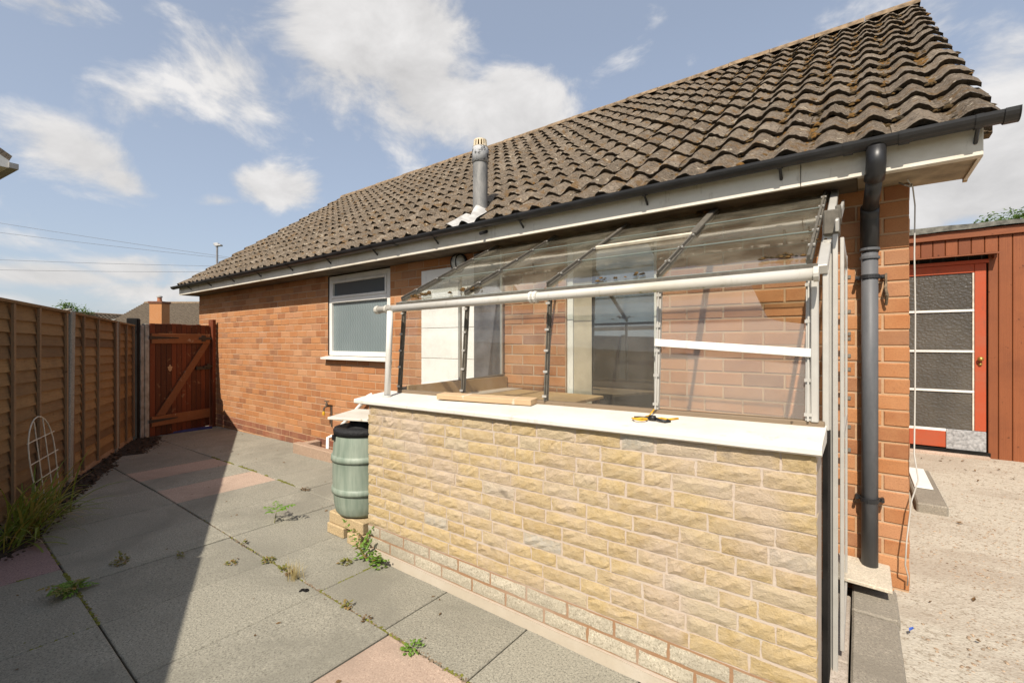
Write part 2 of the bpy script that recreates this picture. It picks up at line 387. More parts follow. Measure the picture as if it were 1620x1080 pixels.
WOOD_FENCE = mat_wood('fence_wood', (.31, .195, .086), (.20, .122, .052), (.10, .062, .034), (2, 2, 9))
WOOD_BATTEN = mat_wood('fence_batten', (.30, .20, .11), (.22, .135, .07), (.15, .09, .05), (6, 6, 2))
WOOD_GATE = mat_wood('gate_wood', (.21, .052, .018), (.12, .030, .012), (.045, .016, .009), (8, 8, 1.4), .6, (.26, .16, .09))
WOOD_GATE_H = mat_wood('gate_rail', (.34, .15, .06), (.25, .095, .035), (.15, .06, .028), (2, 2, 9), .6, (.40, .32, .23))
WOOD_SHED = mat_wood('shed_cladding', (.27, .092, .035), (.20, .062, .024), (.145, .047, .021), (8, 8, 1.2), .5)
WOOD_BENCH = mat_wood('bench_wood', (.46, .31, .15), (.38, .24, .11), (.30, .19, .09), (2, 8, 8))
WOOD_GREY = mat_wood('weathered_rail', (.33, .25, .16), (.24, .18, .11), (.14, .10, .07), (2, 8, 8))
RED_DOOR = mat_white('red_door_paint', (.38, .070, .026), (.30, .10, .055), .7, .55)
DOOR_GREY = simple('grey_filler', (.30, .30, .30), .8, var=.5, scale=40, bump=.6)
FELT = simple('roof_felt', (.13, .13, .115), .95, var=.6, scale=18, bump=1)
BLACK = simple('black_plastic', (.012, .012, .013), .45, var=.3, spec=.5)
BLACK_POST = simple('blackened_post', (.012, .011, .010), .9, var=.5, spec=.15)
SOIL = simple('soil', (.035, .027, .020), 1, var=.7, scale=40, bump=1)
LEAF_STRAP = mat_leaf('strap_leaf', (.08, .13, .02), (.17, .20, .03), (.36, .22, .06))
LEAF = mat_leaf('weed_leaf', (.07, .15, .02), (.14, .24, .035))
LEAF_OLIVE = mat_leaf('weed_olive', (.10, .12, .02), (.19, .19, .05), (.25, .14, .05))
LEAF_TREE = mat_leaf('tree_leaf', (.05, .095, .018), (.10, .16, .03))
STRAW = mat_leaf('dry_grass', (.34, .27, .13), (.42, .35, .17))
DEADLEAF = simple('dead_leaf', (.13, .075, .03), .9, var=.6, scale=30)
BARK = simple('bark', (.12, .09, .06), .95, var=.4, bump=1)

# ------------------------------------------------------------------ ground, paving, yard
def gz(x, y): return -0.02 * max(0.0, -x - 5.0)
def yz(x, y): return .035 + .038 * max(0.0, y - 3.2) if y > 3.2 else .035 - .004 * max(0, 3.2 - y)
g = MB(); g.add([(-400, -300, -.12 - .0), (400, -300, -.12), (400, 600, -.12), (-400, 600, -.12)], [(0, 1, 2, 3)])
GROUND_M = simple('earth_and_grass', (.09, .085, .04), 1, var=.5, scale=.6)
tag(g.build('ground', GROUND_M), None, None, kind='structure')
# the bed the slabs lie on (dark joints)
FP = (-4.47, .22); FD = Vector((-.914, .405, 0)); FN = Vector((.405, .914, 0))      # fence line and its normal towards the house
def fence_pt(s_, off=0, z=0): return Vector((FP[0], FP[1], 0)) + FD * s_ + FN * off + Vector((0, 0, z))
patio = MB()
for i in range(24):
    x0 = -10 + i * .43; x1 = x0 + .43
    patio.add([(x0, -2.2, gz(x0, 0) - .014), (x1, -2.2, gz(x1, 0) - .014), (x1, 3.2, gz(x1, 0) - .014), (x0, 3.2, gz(x0, 0) - .014)], [(0, 1, 2, 3)])
patio_o = tag(patio.build('patio', simple('joint_soil', (.045, .036, .024), 1, var=.6, scale=25, bump=.8)), None, None, kind='structure')
rs = random.Random(3)
def slab(x0, x1, y0, y1, m=None):
    e = .0036; mb = MB()
    dz = rs.uniform(-.0015, .0015); tx = rs.uniform(-.002, .002); ty = rs.uniform(-.002, .002)
    mb.cbox((x0 + e, y0 + e, -.045), (x1 - e, y1 - e, 0), .004)
    for i, (x, y, z) in enumerate(mb.v):
        mb.v[i] = (x, y, z + gz(x, y) + dz + tx * (x - x0) / (x1 - x0) + ty * (y - y0) / (y1 - y0))
    return mb.build('paving_slab', m or SLAB, patio_o)
rows = [(2.1765, 3.150, [-9.3, -8.55, -7.75, -6.86, -6.1, -5.45, -4.66, -4.05, -3.46, -2.9, -2.52]),
        (1.3425, 2.1740, [-8.3, -7.6, -6.95, -6.08, -5.6, -5.08, -4.565, -4.02, -3.475, -2.905, -2.52]),
        (.5415, 1.3405, [-6.5, -5.75, -5.12, -4.58, -4.03, -3.475, -2.89, -2.315, -1.737, -1.17, -.6, -.03]),
        (-.26, .5405, [-4.9, -4.535, -3.79, -2.9, -2.03, -1.2, -.4, .12]),
        (-1.07, -.268, [-3.3, -2.45, -1.6, -.8, 0.1]),
        (-1.9, -1.08, [-2.2, -1.4, -.6, .1])]
for (y0, y1, xs) in rows:
    for a, b in zip(xs, xs[1:]):
        m = None
        if (abs(a + 6.08) < .01 or abs(a + 5.08) < .01) and y0 > 1.3 and y0 < 1.4: m = SLAB_PINK
        if abs(a + 1.737) < .01: m = SLAB_PINK
        if abs(a + 4.535) < .01: m = SLAB_PURPLE
        o = slab(a, b, y0, y1, m)
for a, b in zip([-2.9, -2.335, -1.782, -1.249, -.70, -.13], [-2.335, -1.782, -1.249, -.70, -.13, .13]): slab(a, b, 1.3425, 1.80)

yard = MB(); nx, ny = 30, 56
for j in range(ny + 1):
    for i in range(nx + 1):
        x = .145 + (i / nx) ** 1.5 * 9; y = -2.2 + j / ny * 12
        yard.v.append((x, y, yz(x, y) + .006 * mnoise.noise((x * 2.3, y * 2.3, 0))))
for j in range(ny):
    for i in range(nx):
        a = j * (nx + 1) + i; yard.f.append((a, a + 1, a + nx + 2, a + nx + 1))
YT = NT('worn_concrete_yard')
yc = YT.mix(YT.noise(1.7, 7, .65), (.47, .425, .345), (.40, .36, .29))
yc = YT.mix(YT.ramp(YT.voro(48), [(.14, .8), (.30, 0.0)]), yc, (.20, .155, .115))
yc = YT.mix(YT.ramp(YT.noise(24, 6, .85), [(.53, 0.0), (.62, .85)]), yc, (.235, .19, .135))
yc = YT.mix(YT.ramp(YT.noise(40, 5, .85), [(.56, 0.0), (.66, .8)]), yc, (.58, .53, .45))
yc = YT.mix(YT.ramp(YT.noise(.9, 5, .6, 'pos', (1, 2.4, 1)), [(.48, 0.0), (.62, .5)]), yc, (.29, .235, .18))
YT.setp('Base Color', yc); YT.setp('Roughness', .95)
yb = YT.bump(YT.voro(75), .5, .005); YT.bump(YT.noise(30, 6, .75), .7, .008, yb)
tag(yard.build('concrete_yard', YT.m, smooth=True), None, None, kind='structure')
# pebbles showing in the worn yard surface
pb = MB()
for k in range(1500):
    y = rs.uniform(1.9, 4.6) if k % 3 else rs.uniform(3, 6.3); x = .2 + abs(rs.gauss(0, .35)) + rs.uniform(0, .25) * max(0, y - 2)
    pb.lump((x, y, yz(x, y) - .002), rs.uniform(.003, .009), .55, rs, 5)
stuff(pb.build('gravel', simple('pebbles', (.30, .22, .15), .9, var=.7, scale=60), smooth=True))

# soil strip and leaf litter along the fence
sl = MB()
ns = 120
def strip_w(s_):
    if s_ < .9: return .24
    return .17 if s_ < 2.5 else (.09 if s_ < 3.05 else .34)
for i in range(ns + 1):
    s_ = -.5 + 4.9 * i / ns; w = strip_w(s_) * (1 + .35 * mnoise.noise((s_ * 3.1, 0, 0)))
    for j in range(7):
        q = j / 6; p = fence_pt(s_, .03 + w * q + rs.uniform(-.012, .012))
        h = .030 * (1 - q ** 2) + .016 * (.5 + mnoise.noise((p.x * 14, p.y * 14, 0))) * (1 - q * .6)
        p.z = gz(p.x, p.y) + h - .012 * q; sl.v.append(tuple(p))
for i in range(ns):
    for j in range(6):
        a = i * 7 + j; sl.f.append((a, a + 7, a + 8, a + 1))
soil_o = tag(sl.build('soil_bed', SOIL, smooth=True), None, None, kind='structure')
lt = MB()
def flat_leaf(mb, c, r, rnd, tilt=.5):
    a = rnd.uniform(0, 6.28); t = rnd.uniform(-tilt, tilt); u = Vector((math.cos(a), math.sin(a), t)); w = Vector((-math.sin(a), math.cos(a), rnd.uniform(-tilt, tilt)))
    c = Vector(c); mb.add([c - u * r, c + w * r * .45 + Vector((0, 0, r * .25)), c + u * r, c - w * r * .45], [(0, 1, 2), (0, 2, 3)])
for k in range(420):
    s_ = rs.uniform(.9, 4.2); q = rs.random() ** .8 * 1.0; p = fence_pt(s_, .03 + strip_w(s_) * q)
    flat_leaf(lt, (p.x, p.y, gz(p.x, p.y) + .05 - .035 * q + rs.uniform(0, .01)), rs.uniform(.012, .034), rs)
for k in range(900):
    s_ = rs.uniform(-.2, 4.2); q = rs.random() ** .7 * 1.12; p = fence_pt(s_, .03 + strip_w(s_) * q)
    lt.lump((p.x, p.y, gz(p.x, p.y) + max(-.002, .02 * (1 - q * q))), rs.uniform(.003, .012), .7, rs, 5)
stuff(lt.build('leaf_litter', simple('dark_litter', (.07, .045, .028), .9, var=.8, scale=18)))

# ------------------------------------------------------------------ the house
D = 3.163; XC = .213; XL = -9.57; DPC = .042; CH = .0859; BL = .228; SOF = 2.178
house = thing('house', (-4.7, D, 0), 'orange brick bungalow with brown tiled roof and black gutter', 'house')
openings = [(-5.315, -4.085, 1.170, 2.3), (-1.87, -1.135, .10, 2.3)]
def core():
    mb = MB(); y0, y1 = D + .0045, D + .26; xs = sorted({XL + .007, XC - .007} | {v for o in openings for v in o[:2]}); zs = sorted({-.3, 2.19} | {min(v, 2.19) for o in openings for v in o[2:]})
    for a, b in zip(xs, xs[1:]):
        run = None
        for c, d in zip(zs, zs[1:]):
            mx, mz = (a + b) / 2, (c + d) / 2
            if any(o[0] < mx < o[1] and o[2] < mz < o[3] for o in openings): continue
            mb.box((a, y0, c), (b, y1, d))
    # gable walls and back wall
    for x0, x1 in ((XC - .26, XC - .007), (XL + .007, XL + .26)):
        mb.prism([(x0, y1, -.3), (x0, 9.1, -.3), (x0, 9.1, 2.19), (x0, 6.16, 4.55), (x0, y1, 2.35)], (x1 - x0, 0, 0))
    mb.box((XL + .26, 8.85, -.3), (XC - .26, 9.1, 2.19))
    for o in openings: mb.box((o[0], D + .2, o[2]), (o[1], D + .255, min(o[3], 2.19)))
    return mb
wall = core().build('wall', MORTAR, house)
# bricks: stretcher bond, cut round the openings
def brick_mb(L, h=CH - .0105, d=.06, rnd=R):
    mb = MB(); b = .0035
    j = lambda a: rnd.uniform(-a, a)
    f = [(0 + b, 0, b), (L - b, 0, b), (L - b, 0, h - b), (b, 0, h - b)]
    f = [(x + j(.0015), y + j(.0012), z + j(.0012)) for x, y, z in f]
    m = [(0, b, 0), (L, b, 0), (L, b, h), (0, b, h)]; k = [(x, d, z) for x, y, z in m]
    mb.add(f + m + k, [(0, 1, 2, 3)] + [(4 + i, 4 + (i + 1) % 4, (i + 1) % 4, i) for i in range(4)] + [(8 + i, 8 + (i + 1) % 4, 4 + (i + 1) % 4, 4 + i) for i in range(4)])
    return mb
full = [mesh_only(brick_mb(BL - .0105), 'brick', BRICK) for _ in range(8)]
half = [mesh_only(brick_mb(.1035), 'brick', BRICK) for _ in range(3)]
rb = random.Random(11); bricks = []
for k in range(-3, 25):
    z = DPC + k * CH + .005; off = 0 if k % 2 else BL / 2
    x = XC + off
    while x > XL:
        a = max(x - BL, XL); b = min(x, XC); x -= BL
        segs = [(a, b)]
        for o in openings:
            if o[2] < z + CH * .6 and z + CH * .4 < o[3]:
                nsg = []
                for (p, q) in segs:
                    if q <= o[0] or p >= o[1]: nsg.append((p, q))
                    else:
                        if p < o[0] - .03: nsg.append((p, o[0]))
                        if q > o[1] + .03: nsg.append((o[1], q))
                segs = nsg
        for (p, q) in segs:
            L = q - p - .0105
            if L > .025: bricks.append((p + .005, z, L, k))
def shown(x, z, w):
    a = project((x, D, z)); b = project((x + w, D, z + CH))
    if not a or not b: return 0
    if a[0] < 325 or a[0] > 1460 or a[1] > 1085: return 0
    if -2.5 < x < -.12 and z < .93: return 0                      # behind the low stone wall
    if -3.56 < x < -2.5: return 0
    return (b[0] - a[0]) * (a[1] - b[1])
bricks.sort(key=lambda t: -shown(t[0], t[1], t[2]))
rest = MB(); restd = MB()
for i, (x, z, L, k) in enumerate(bricks):
    jy = rb.uniform(-.0015, .0015)
    if i < 300:
        if abs(L - (BL - .0105)) < .002: me = rb.choice(full)
        elif abs(L - .1035) < .004: me = rb.choice(half)
        else: me = mesh_only(brick_mb(L), 'brick', BRICK)
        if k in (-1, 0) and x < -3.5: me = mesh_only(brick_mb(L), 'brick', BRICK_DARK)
        place('brick', me, (x, D + jy, z), wall)
    else:
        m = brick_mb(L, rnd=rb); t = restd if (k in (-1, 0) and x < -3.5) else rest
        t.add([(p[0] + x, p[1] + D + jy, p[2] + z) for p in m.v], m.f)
for x0, sg in ((XC, 1), (XL, -1)):                                  # gable-end brickwork
    for k in range(-3, 25):
        z = DPC + k * CH + .005; y = D + .062 + (.05 if k % 2 else .0)
        while y < 8.9:
            m = brick_mb(BL - .0105, rnd=rb); rest.add([(x0 - sg * p[1], y + sg * (p[0] - (BL if sg < 0 else 0)) * 1.0 if sg > 0 else y + BL - .0105 - p[0], p[2] + z) for p in m.v], m.f); y += BL
stuff(rest.build('distant_bricks', BRICK, wall)); stuff(restd.build('plinth_bricks', BRICK_DARK, wall))

# fascia, soffit, gutter
for a, b in ((XL - .03, -4.851), (-4.848, -.252), (-.249, .436)):
    MB().cbox((a, 2.866, SOF), (b, 2.884, 2.33), .003).build('fascia_board', FASCIA, house)
MB().box((XL - .03, 2.886, SOF + .004), (-.012, D + .11, SOF + .018)).build('soffit', simple('shadowed_dirty_soffit', (.10, .08, .055), .8, var=.6, scale=5), house)  # shadow under the eaves, with some dirt, put into this board's darker colour
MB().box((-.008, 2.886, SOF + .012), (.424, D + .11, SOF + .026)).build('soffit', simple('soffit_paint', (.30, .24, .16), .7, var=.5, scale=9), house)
MB().box((-.008, 2.886, SOF + .001), (.424, 2.91, SOF + .0118)).build('soffit_bead', FASCIA, house)
MB().prism([(.424, 2.886, SOF + .002), (.424, 3.28, SOF + .002), (.424, 3.28, 2.60), (.424, 2.886, 2.34)], (.014, 0, 0)).build('gable_end_board', FASCIA, house)
bb = MB(); bb.prism([(.428, 3.28, 2.45), (.428, 6.16, 4.56), (.428, 6.16, 4.74), (.428, 3.28, 2.62)], (.02, 0, 0)); bb.build('barge_board', FASCIA, house)
bb = MB(); bb.box((.424, 3.27, SOF + .0), (.44, 3.30, 2.40)); bb.build('soffit_end', simple('end_grain', (.50, .36, .2), .8), house)
def half_pipe(mb, x0, x1, c, r, t=.003, n=10):
    vs = []; fs = []
    for x in (x0, x1):
        for i in range(n + 1):
            a = math.pi + math.pi * i / n; vs.append((x, c[0] + r * math.cos(a), c[1] + r * math.sin(a)))
        for i in range(n + 1):
            a = 2 * math.pi - math.pi * i / n; vs.append((x, c[0] + (r - t) * math.cos(a), c[1] + (r - t) * math.sin(a)))
    m = 2 * n + 2
    fs = [tuple(reversed((i, (i + 1) % m, (i + 1) % m + m, i + m))) for i in range(m)]
    return mb.add(vs, fs)
GC = (2.808, 2.326)
gut = half_pipe(MB(), XL - .12, .50, GC, .044).build('gutter', PVC_BLACK, house, smooth=False)
for x in (.41, -.339, -1.086, -2.07, -3.015, -3.9, -4.75, -5.6, -6.45, -7.3, -8.15, -9.0):
    mb = half_pipe(MB(), x - .012, x + .012, GC, .049, .005); mb.tube([(x, 2.805, 2.285), (x, 2.845, 2.255), (x, 2.868, 2.235)], .008, 6); mb.build('gutter_bracket', PVC_BLACK, gut)
for x in (-.045, .165, -3.55):
    half_pipe(MB(), x - .02, x + .02, GC, .050, .006).build('gutter_union', PVC_BLACK, gut)
m = half_pipe(MB(), .485, .53, GC, .050, .007); m.prism([(.526, GC[0] + .05 * math.cos(math.pi + math.pi * i / 10), GC[1] + .05 * math.sin(math.pi + math.pi * i / 10)) for i in range(11)], (.006, 0, 0)); m.build('gutter_stop_end', PVC_BLACK, gut)
m = MB(); m.prism([(XL - .125, GC[0] + .047 * math.cos(math.pi + math.pi * i / 10), GC[1] + .047 * math.sin(math.pi + math.pi * i / 10)) for i in range(11)], (.006, 0, 0)); m.build('gutter_stop_end', PVC_BLACK, gut)
mo = MB()
for k in range(70):
    x = rb.uniform(XL, .45); mo.lump((x, 2.845 + rb.uniform(-.02, .01), 2.316), rb.uniform(.012, .03), .5, rb)
stuff(mo.build('gutter_moss', MOSS, gut))
# downpipe with swan neck
PX, PY = .043, 3.098
dp = MB().tube([(PX, PY, 2.02), (PX, PY, .16)], .037, 18).build('downpipe', PVC_GREY, house, smooth=True)
MB().tube([(PX + .020, 2.808, 2.290), (PX + .020, 2.810, 2.215), (PX + .018, 2.83, 2.18), (PX + .014, 2.862, 2.150)], [.040, .040, .041, .042], 18).build('pipe_elbow', PVC_BLACK, dp, smooth=True)
MB().tube([(PX + .016, 2.845, 2.16), (PX, 3.075, 2.045)], .034, 18).build('pipe_offset', PVC_BLACK, dp, smooth=True)
MB().tube([(PX, 3.05, 2.06), (PX, 3.082, 2.035), (PX, PY, 2.0), (PX, PY, 1.83)], .041, 18).build('pipe_elbow', PVC_BLACK, dp, smooth=True)
for zz in (1.845, 1.80): MB().lathe([(.040, -.008), (.0445, -.006), (.0445, .006), (.040, .008)], (PX, PY, zz), 18).build('pipe_collar', PVC_GREY, dp, smooth=False)
for zz in (1.70, .512):
    m = MB(); m.lathe([(.038, -.011), (.043, -.010), (.043, .010), (.038, .011)], (PX, PY, zz), 18)
    m.box((PX - .062, PY + .02, zz - .010), (PX + .062, PY + .034, zz + .010)); m.tube([(PX - .055, PY - .004, zz), (PX - .055, D, zz)], .008, 6); m.tube([(PX + .055, PY - .004, zz), (PX + .055, D, zz)], .008, 6)
    m.build('pipe_clip', PVC_BLACK, dp)

# roof
EY, EZ = 2.862, 2.306; RY, RZ = 6.158, 4.715
SL = Vector((0, RY - EY, RZ - EZ)); SLL = SL.length; SU = SL.normalized(); SNV = Vector((0, -SU.z, SU.y))
X0R, X1R = -9.63, .487
rf = MB(); e0 = Vector((0, EY, EZ)) - SNV * .03 + SU * .02; rg = Vector((0, RY, RZ)) - SNV * .03; bk = Vector((0, 2 * RY - EY, EZ - .03))
rf.add([(X0R + .02, *e0.yz), (X1R - .02, *e0.yz), (X1R - .02, *rg.yz), (X0R + .02, *rg.yz), (X1R - .02, *bk.yz), (X0R + .02, *bk.yz)], [(0, 1, 2, 3), (3, 2, 4, 5)])
roof = rf.build('roof', simple('roof_underlay', (.05, .042, .035), 1), house)
NCOL, NROW = 56, 15; CW = (X1R - X0R) / NCOL; GA = SLL / NROW
def prof(u):                                                       # one bold roll and a flatter pan
    c = .5 + .5 * math.cos(2 * math.pi * (u - .58)); return .044 * c ** 1.15
def tile_mb(rnd, edge=0):
    mb = MB(); n = 10; Lt = GA + .07; jit = [rnd.uniform(-.010, .008) for _ in range(n + 1)]
    rough = [rnd.uniform(-.005, .006) for _ in range(n + 1)]; thk = [rnd.uniform(-.006, .004) for _ in range(n + 1)]
    top = []
    for i in range(n + 1):
        u = i / n; h = prof(u) + rough[i] * (0 < i < n)
        top.append((u * CW * 1.02, jit[i], h + .038, h + .013 + thk[i], h + .020))
    vs = [(x, s0, h0) for x, s0, h0, hm, h1 in top] + [(x, .12, h0 * .55 + h1 * .45 + rnd.uniform(-.005, .006)) for x, s0, h0, hm, h1 in top] + [(x, Lt, h1 - .016) for x, s0, h0, hm, h1 in top]
    fr = [(x, s0 - .001, h0) for x, s0, h0, hm, h1 in top] + [(x, s0 + .006, hm) for x, s0, h0, hm, h1 in top]
    m = n + 1
    fs = [(r * m + i, r * m + i + 1, (r + 1) * m + i + 1, (r + 1) * m + i) for r in range(2) for i in range(n)]
    b = len(vs); fs += [(b + m + i, b + m + i + 1, b + i + 1, b + i) for i in range(n)]
    vs += fr
    # side lip
    x, s0, h0, hm, h1 = top[-1]; q = len(vs); vs += [(x, s0, h0), (x, Lt, h1 - .016), (x, Lt, h1 - .04), (x, s0, hm)]; fs += [(q, q + 3, q + 2, q + 1)]
    W = [Vector((X, 0, 0)) + SU * s_ + SNV * h for X, s_, h in vs]
    return mb.add(W, fs)
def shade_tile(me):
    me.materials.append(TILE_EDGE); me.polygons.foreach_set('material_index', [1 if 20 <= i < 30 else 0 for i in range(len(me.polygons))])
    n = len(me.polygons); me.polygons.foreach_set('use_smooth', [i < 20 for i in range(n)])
rt = random.Random(5)
tvar = []
for _ in range(10):
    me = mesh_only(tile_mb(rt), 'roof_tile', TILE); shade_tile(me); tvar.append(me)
tiles = []
for c in range(NCOL):
    for r in range(NROW):
        p = Vector((X0R + c * CW, EY, EZ)) + SU * (r * GA)
        a = project(p); b = project(p + Vector((CW, 0, 0)) + SU * GA); ar = abs((b[0] - a[0]) * (a[1] - b[1])) + abs(b[0] - a[0]) * 4 if a and b else 0
        if a and (a[0] < 0 or a[0] > 1640 or a[1] < -10): ar = 0
        if abs(p.x + 2.75) < CW * .6 and r < 1: continue
        tiles.append((ar, p, c, r))
tiles.sort(key=lambda t: -t[0]); tr = MB()
for i, (ar, p, c, r) in enumerate(tiles):
    p = p + SNV * rt.uniform(-.004, .004) + SU * rt.uniform(-.006, .006) + Vector((rt.uniform(-.003, .003), 0, 0))
    if i < 300: place('roof_tile', rt.choice(tvar), p, roof, (rt.uniform(-.006, .006), rt.uniform(-.012, .012), rt.uniform(-.012, .012)))
    else:
        m = tile_mb(rt); tr.add([Vector(q) + p for q in m.v], m.f)
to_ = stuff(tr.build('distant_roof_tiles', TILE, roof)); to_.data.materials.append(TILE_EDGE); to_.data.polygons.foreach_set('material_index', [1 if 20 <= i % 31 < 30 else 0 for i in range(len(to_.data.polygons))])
# moss in the pans and along the tile edges
ms = MB()
def roof_pt(x, s_, h): return Vector((x, EY, EZ)) + SU * s_ + SNV * h
for k in range(9000):
    c = int(NCOL - abs(rt.gauss(0, 1)) * NCOL * .42) - 1 if k % 3 else rt.randrange(NCOL)
    if c < 0: continue
    r = rt.randrange(NROW); u = rt.gauss(.08, .13) % 1; s_ = r * GA + (rt.uniform(0, GA) if rt.random() < .45 else rt.uniform(-.01, .05) + GA * .96)
    if mnoise.noise((c * .35, s_ * 1.6, 3)) < -.12 and k % 4: continue
    if s_ > SLL - .05: continue
    fr = (s_ % GA) / GA
    p = roof_pt(X0R + (c + u) * CW, s_, prof(u) + .030 - fr * .022)
    rr = rt.uniform(.006, .021); n = 5; vs = []; 
    for ring, (q, h) in enumerate(((1, 0), (.75, .5), (.2, .75))):
        for a in range(n):
            an = 6.283 * a / n + ring; w = rr * q * rt.uniform(.7, 1.25); vs.append(p + Vector((math.cos(an) * w, 0, 0)) + SU * (math.sin(an) * w) + SNV * (h * rr - .003))
    ms.add(vs, [(g0 * n + a, g0 * n + (a + 1) % n, (g0 + 1) * n + (a + 1) % n, (g0 + 1) * n + a) for g0 in range(2) for a in range(n)] + [tuple(range(2 * n, 3 * n))])
for k in range(2600):
    c = NCOL - 1 - int(abs(rt.gauss(0, 7))); r = rt.randrange(NROW)
    if c < 0: continue
    u = rt.gauss(.10, .10) % 1; s_ = r * GA + GA * rt.random()
    if mnoise.noise((c * .8, r * .9, 7)) < .0 or s_ > SLL - .1: continue
    fr = (s_ % GA) / GA; p = roof_pt(X0R + (c + u) * CW, s_, prof(u) + .034 - fr * .026); rr = rt.uniform(.010, .026); n = 5; vs = []
    for ring, (q, h) in enumerate(((1, 0), (.75, .4), (.2, .6))):
        for a in range(n):
            an = 6.283 * a / n + ring; w = rr * q * rt.uniform(.7, 1.25); vs.append(p + Vector((math.cos(an) * w, 0, 0)) + SU * (math.sin(an) * w) + SNV * (h * rr - .003))
    ms.add(vs, [(g0 * n + a, g0 * n + (a + 1) % n, (g0 + 1) * n + (a + 1) % n, (g0 + 1) * n + a) for g0 in range(2) for a in range(n)] + [tuple(range(2 * n, 3 * n))])
stuff(ms.build('roof_moss', MOSS, roof))
for i in range(23):
    x0 = X0R + i * (X1R - X0R) / 23; x1 = x0 + (X1R - X0R) / 23 - .006; mb = MB(); vs = []; n = 8; zj = rt.uniform(-.006, .006)
    for x, rr in ((x0, .125), (x1, .122)):
        for k in range(n + 1):
            a = math.pi * k / n; vs.append((x, RY - rr * math.cos(a), RZ + .0 + zj + rr * .72 * math.sin(a) - .005))
    m = n + 1; mb.add(vs, [(k, k + m, k + m + 1, k + 1) for k in range(n)] + [tuple(range(n + 1)), tuple(reversed(range(m, 2 * m)))]); mb.build('ridge_tile', RIDGE, roof)
vm_ = MB()
for i in range(60):
    s_ = i / 60 * SLL; p = roof_pt(X1R - .005 + rt.uniform(-.004, .004), s_, .0); vm_.box((p.x - .07, p.y + .03, p.z - .03), (p.x - .015, p.y + .10, p.z + .008 + rt.uniform(-.006, .008)))
vm_.build('verge_mortar', TILE, roof)

# flue pipe through the roof
FX, FY = -2.69, 3.067
fl = MB().lathe([(.066, 0), (.066, .50)], (FX, FY, 2.45), 20).build('flue_pipe', NT('flue').m, house, smooth=True)
t = NT('flue_metal'); t.setp('Base Color', t.mix(t.ramp(t.noise(9, 7, .7, 'pos', (1.5, 1.5, .5)), [(.3, 0.0), (.7, 1.0)]), (.10, .105, .11), (.30, .29, .27))); t.setp('Roughness', .6); t.setp('Metallic', .2); fl.data.materials[0] = t.m
t = NT('flaking_paint'); t.setp('Base Color', t.ramp(t.noise(16, 6, .75), [(.42, (.08, .08, .08)), (.47, (.42, .43, .44)), (.75, (.55, .55, .55))])); t.setp('Roughness', .7)
MB().lathe([(.066, 0), (.074, .0), (.074, .115), (.068, .135)], (FX, FY, 2.945), 20).build('flue_sleeve', t.m, fl, smooth=True)
cm = MB(); cm.lathe([(.068, 0), (.070, .004), (.0, .004)], (FX, FY, 3.08), 20)
for k in range(14):
    a = 6.283 * k / 14; cm.beam((FX + .060 * math.cos(a), FY + .060 * math.sin(a), 3.08), (FX + .054 * math.cos(a), FY + .054 * math.sin(a), 3.145), .011, .006, (math.cos(a), math.sin(a), 0), 0)
cm.lathe([(.0, .006), (.056, .0), (.056, -.01), (.046, -.01)], (FX, FY, 3.148), 20); cm.build('flue_cap', simple('cream_cap', (.62, .53, .38), .6), fl)
lead = MB(); nu, nv = 40, 6; xa, xb = FX - .19, FX + .20
for j in range(nv + 1):
    for i in range(nu + 1):
        x = xa + (xb - xa) * i / nu; u = ((x - X0R) / CW) % 1; s_ = -.015 + j / nv * .33; rd = math.hypot((x - FX) / .085, (s_ - .25) / .09)
        lead.v.append(tuple(roof_pt(x, s_, prof(u) * 1.0 + .046 - .03 * (s_ / .33) + .05 * max(0, 1.3 - rd) + rt.uniform(-.0015, .0015))))
for j in range(nv):
    for i in range(nu): a = j * (nu + 1) + i; lead.f.append((a, a + 1, a + nu + 2, a + nu + 1))
lead.build('lead_flashing', simple('lead_sheet', (.40, .39, .37), .6, var=.35, scale=14, bump=.3), fl, smooth=True)
MB().tube([(-2.44, 2.87, 2.262), (-2.46, 2.80, 2.235)], .013, 8).build('overflow_pipe', PVC_BLACK, house)

# bathroom window
WX0, WX1, WZ0, WZ1 = -5.305, -4.10, 1.185, 2.168
wy = D + .012
win = MB()
win.cbox((WX0, wy, WZ0), (WX0 + .055, wy + .07, WZ1), .005); win.cbox((WX1 - .055, wy, WZ0), (WX1, wy + .07, WZ1), .005)
win.cbox((WX0 + .056, wy, WZ1 - .06), (WX1 - .056, wy + .07, WZ1), .005); win.cbox((WX0 + .056, wy, WZ0), (WX1 - .056, wy + .07, WZ0 + .055), .005)
win.cbox((WX0 + .056, wy - .004, 1.835), (WX1 - .056, wy + .07, 1.89), .005)
wo = win.build('window', UPVC, house)
fl2 = MB()
for (a, b, c, d) in ((WX0 + .058, WX1 - .058, 1.892, WZ1 - .062),):
    w = .028
    fl2.cbox((a, wy - .008, c), (a + w, wy + .03, d), .004); fl2.cbox((b - w, wy - .008, c), (b, wy + .03, d), .004); fl2.cbox((a + w, wy - .008, d - w), (b - w, wy + .03, d), .004); fl2.cbox((a + w, wy - .010, c), (b - w, wy + .03, c + w), .004)
fl2.build('vent_sash', UPVC, wo)
t = NT('obscured_glass'); t.setp('Base Color', t.mix(t.noise(1.6, 4), (.10, .135, .14), (.24, .28, .28))); t.setp('Roughness', .22); t.setp('Specular IOR Level', 1.0)
wv = t.n.new('ShaderNodeTexWave'); wv.inputs['Scale'].default_value = 6.5; wv.inputs['Distortion'].default_value = 0; wv.bands_direction = 'X'
zg = t.n.new('ShaderNodeSeparateXYZ'); t.l.new(t.geo.outputs['Position'], zg.inputs[0]); pp = t.math('MULTIPLY', t.math('PINGPONG', zg.outputs[2], .035), .55)
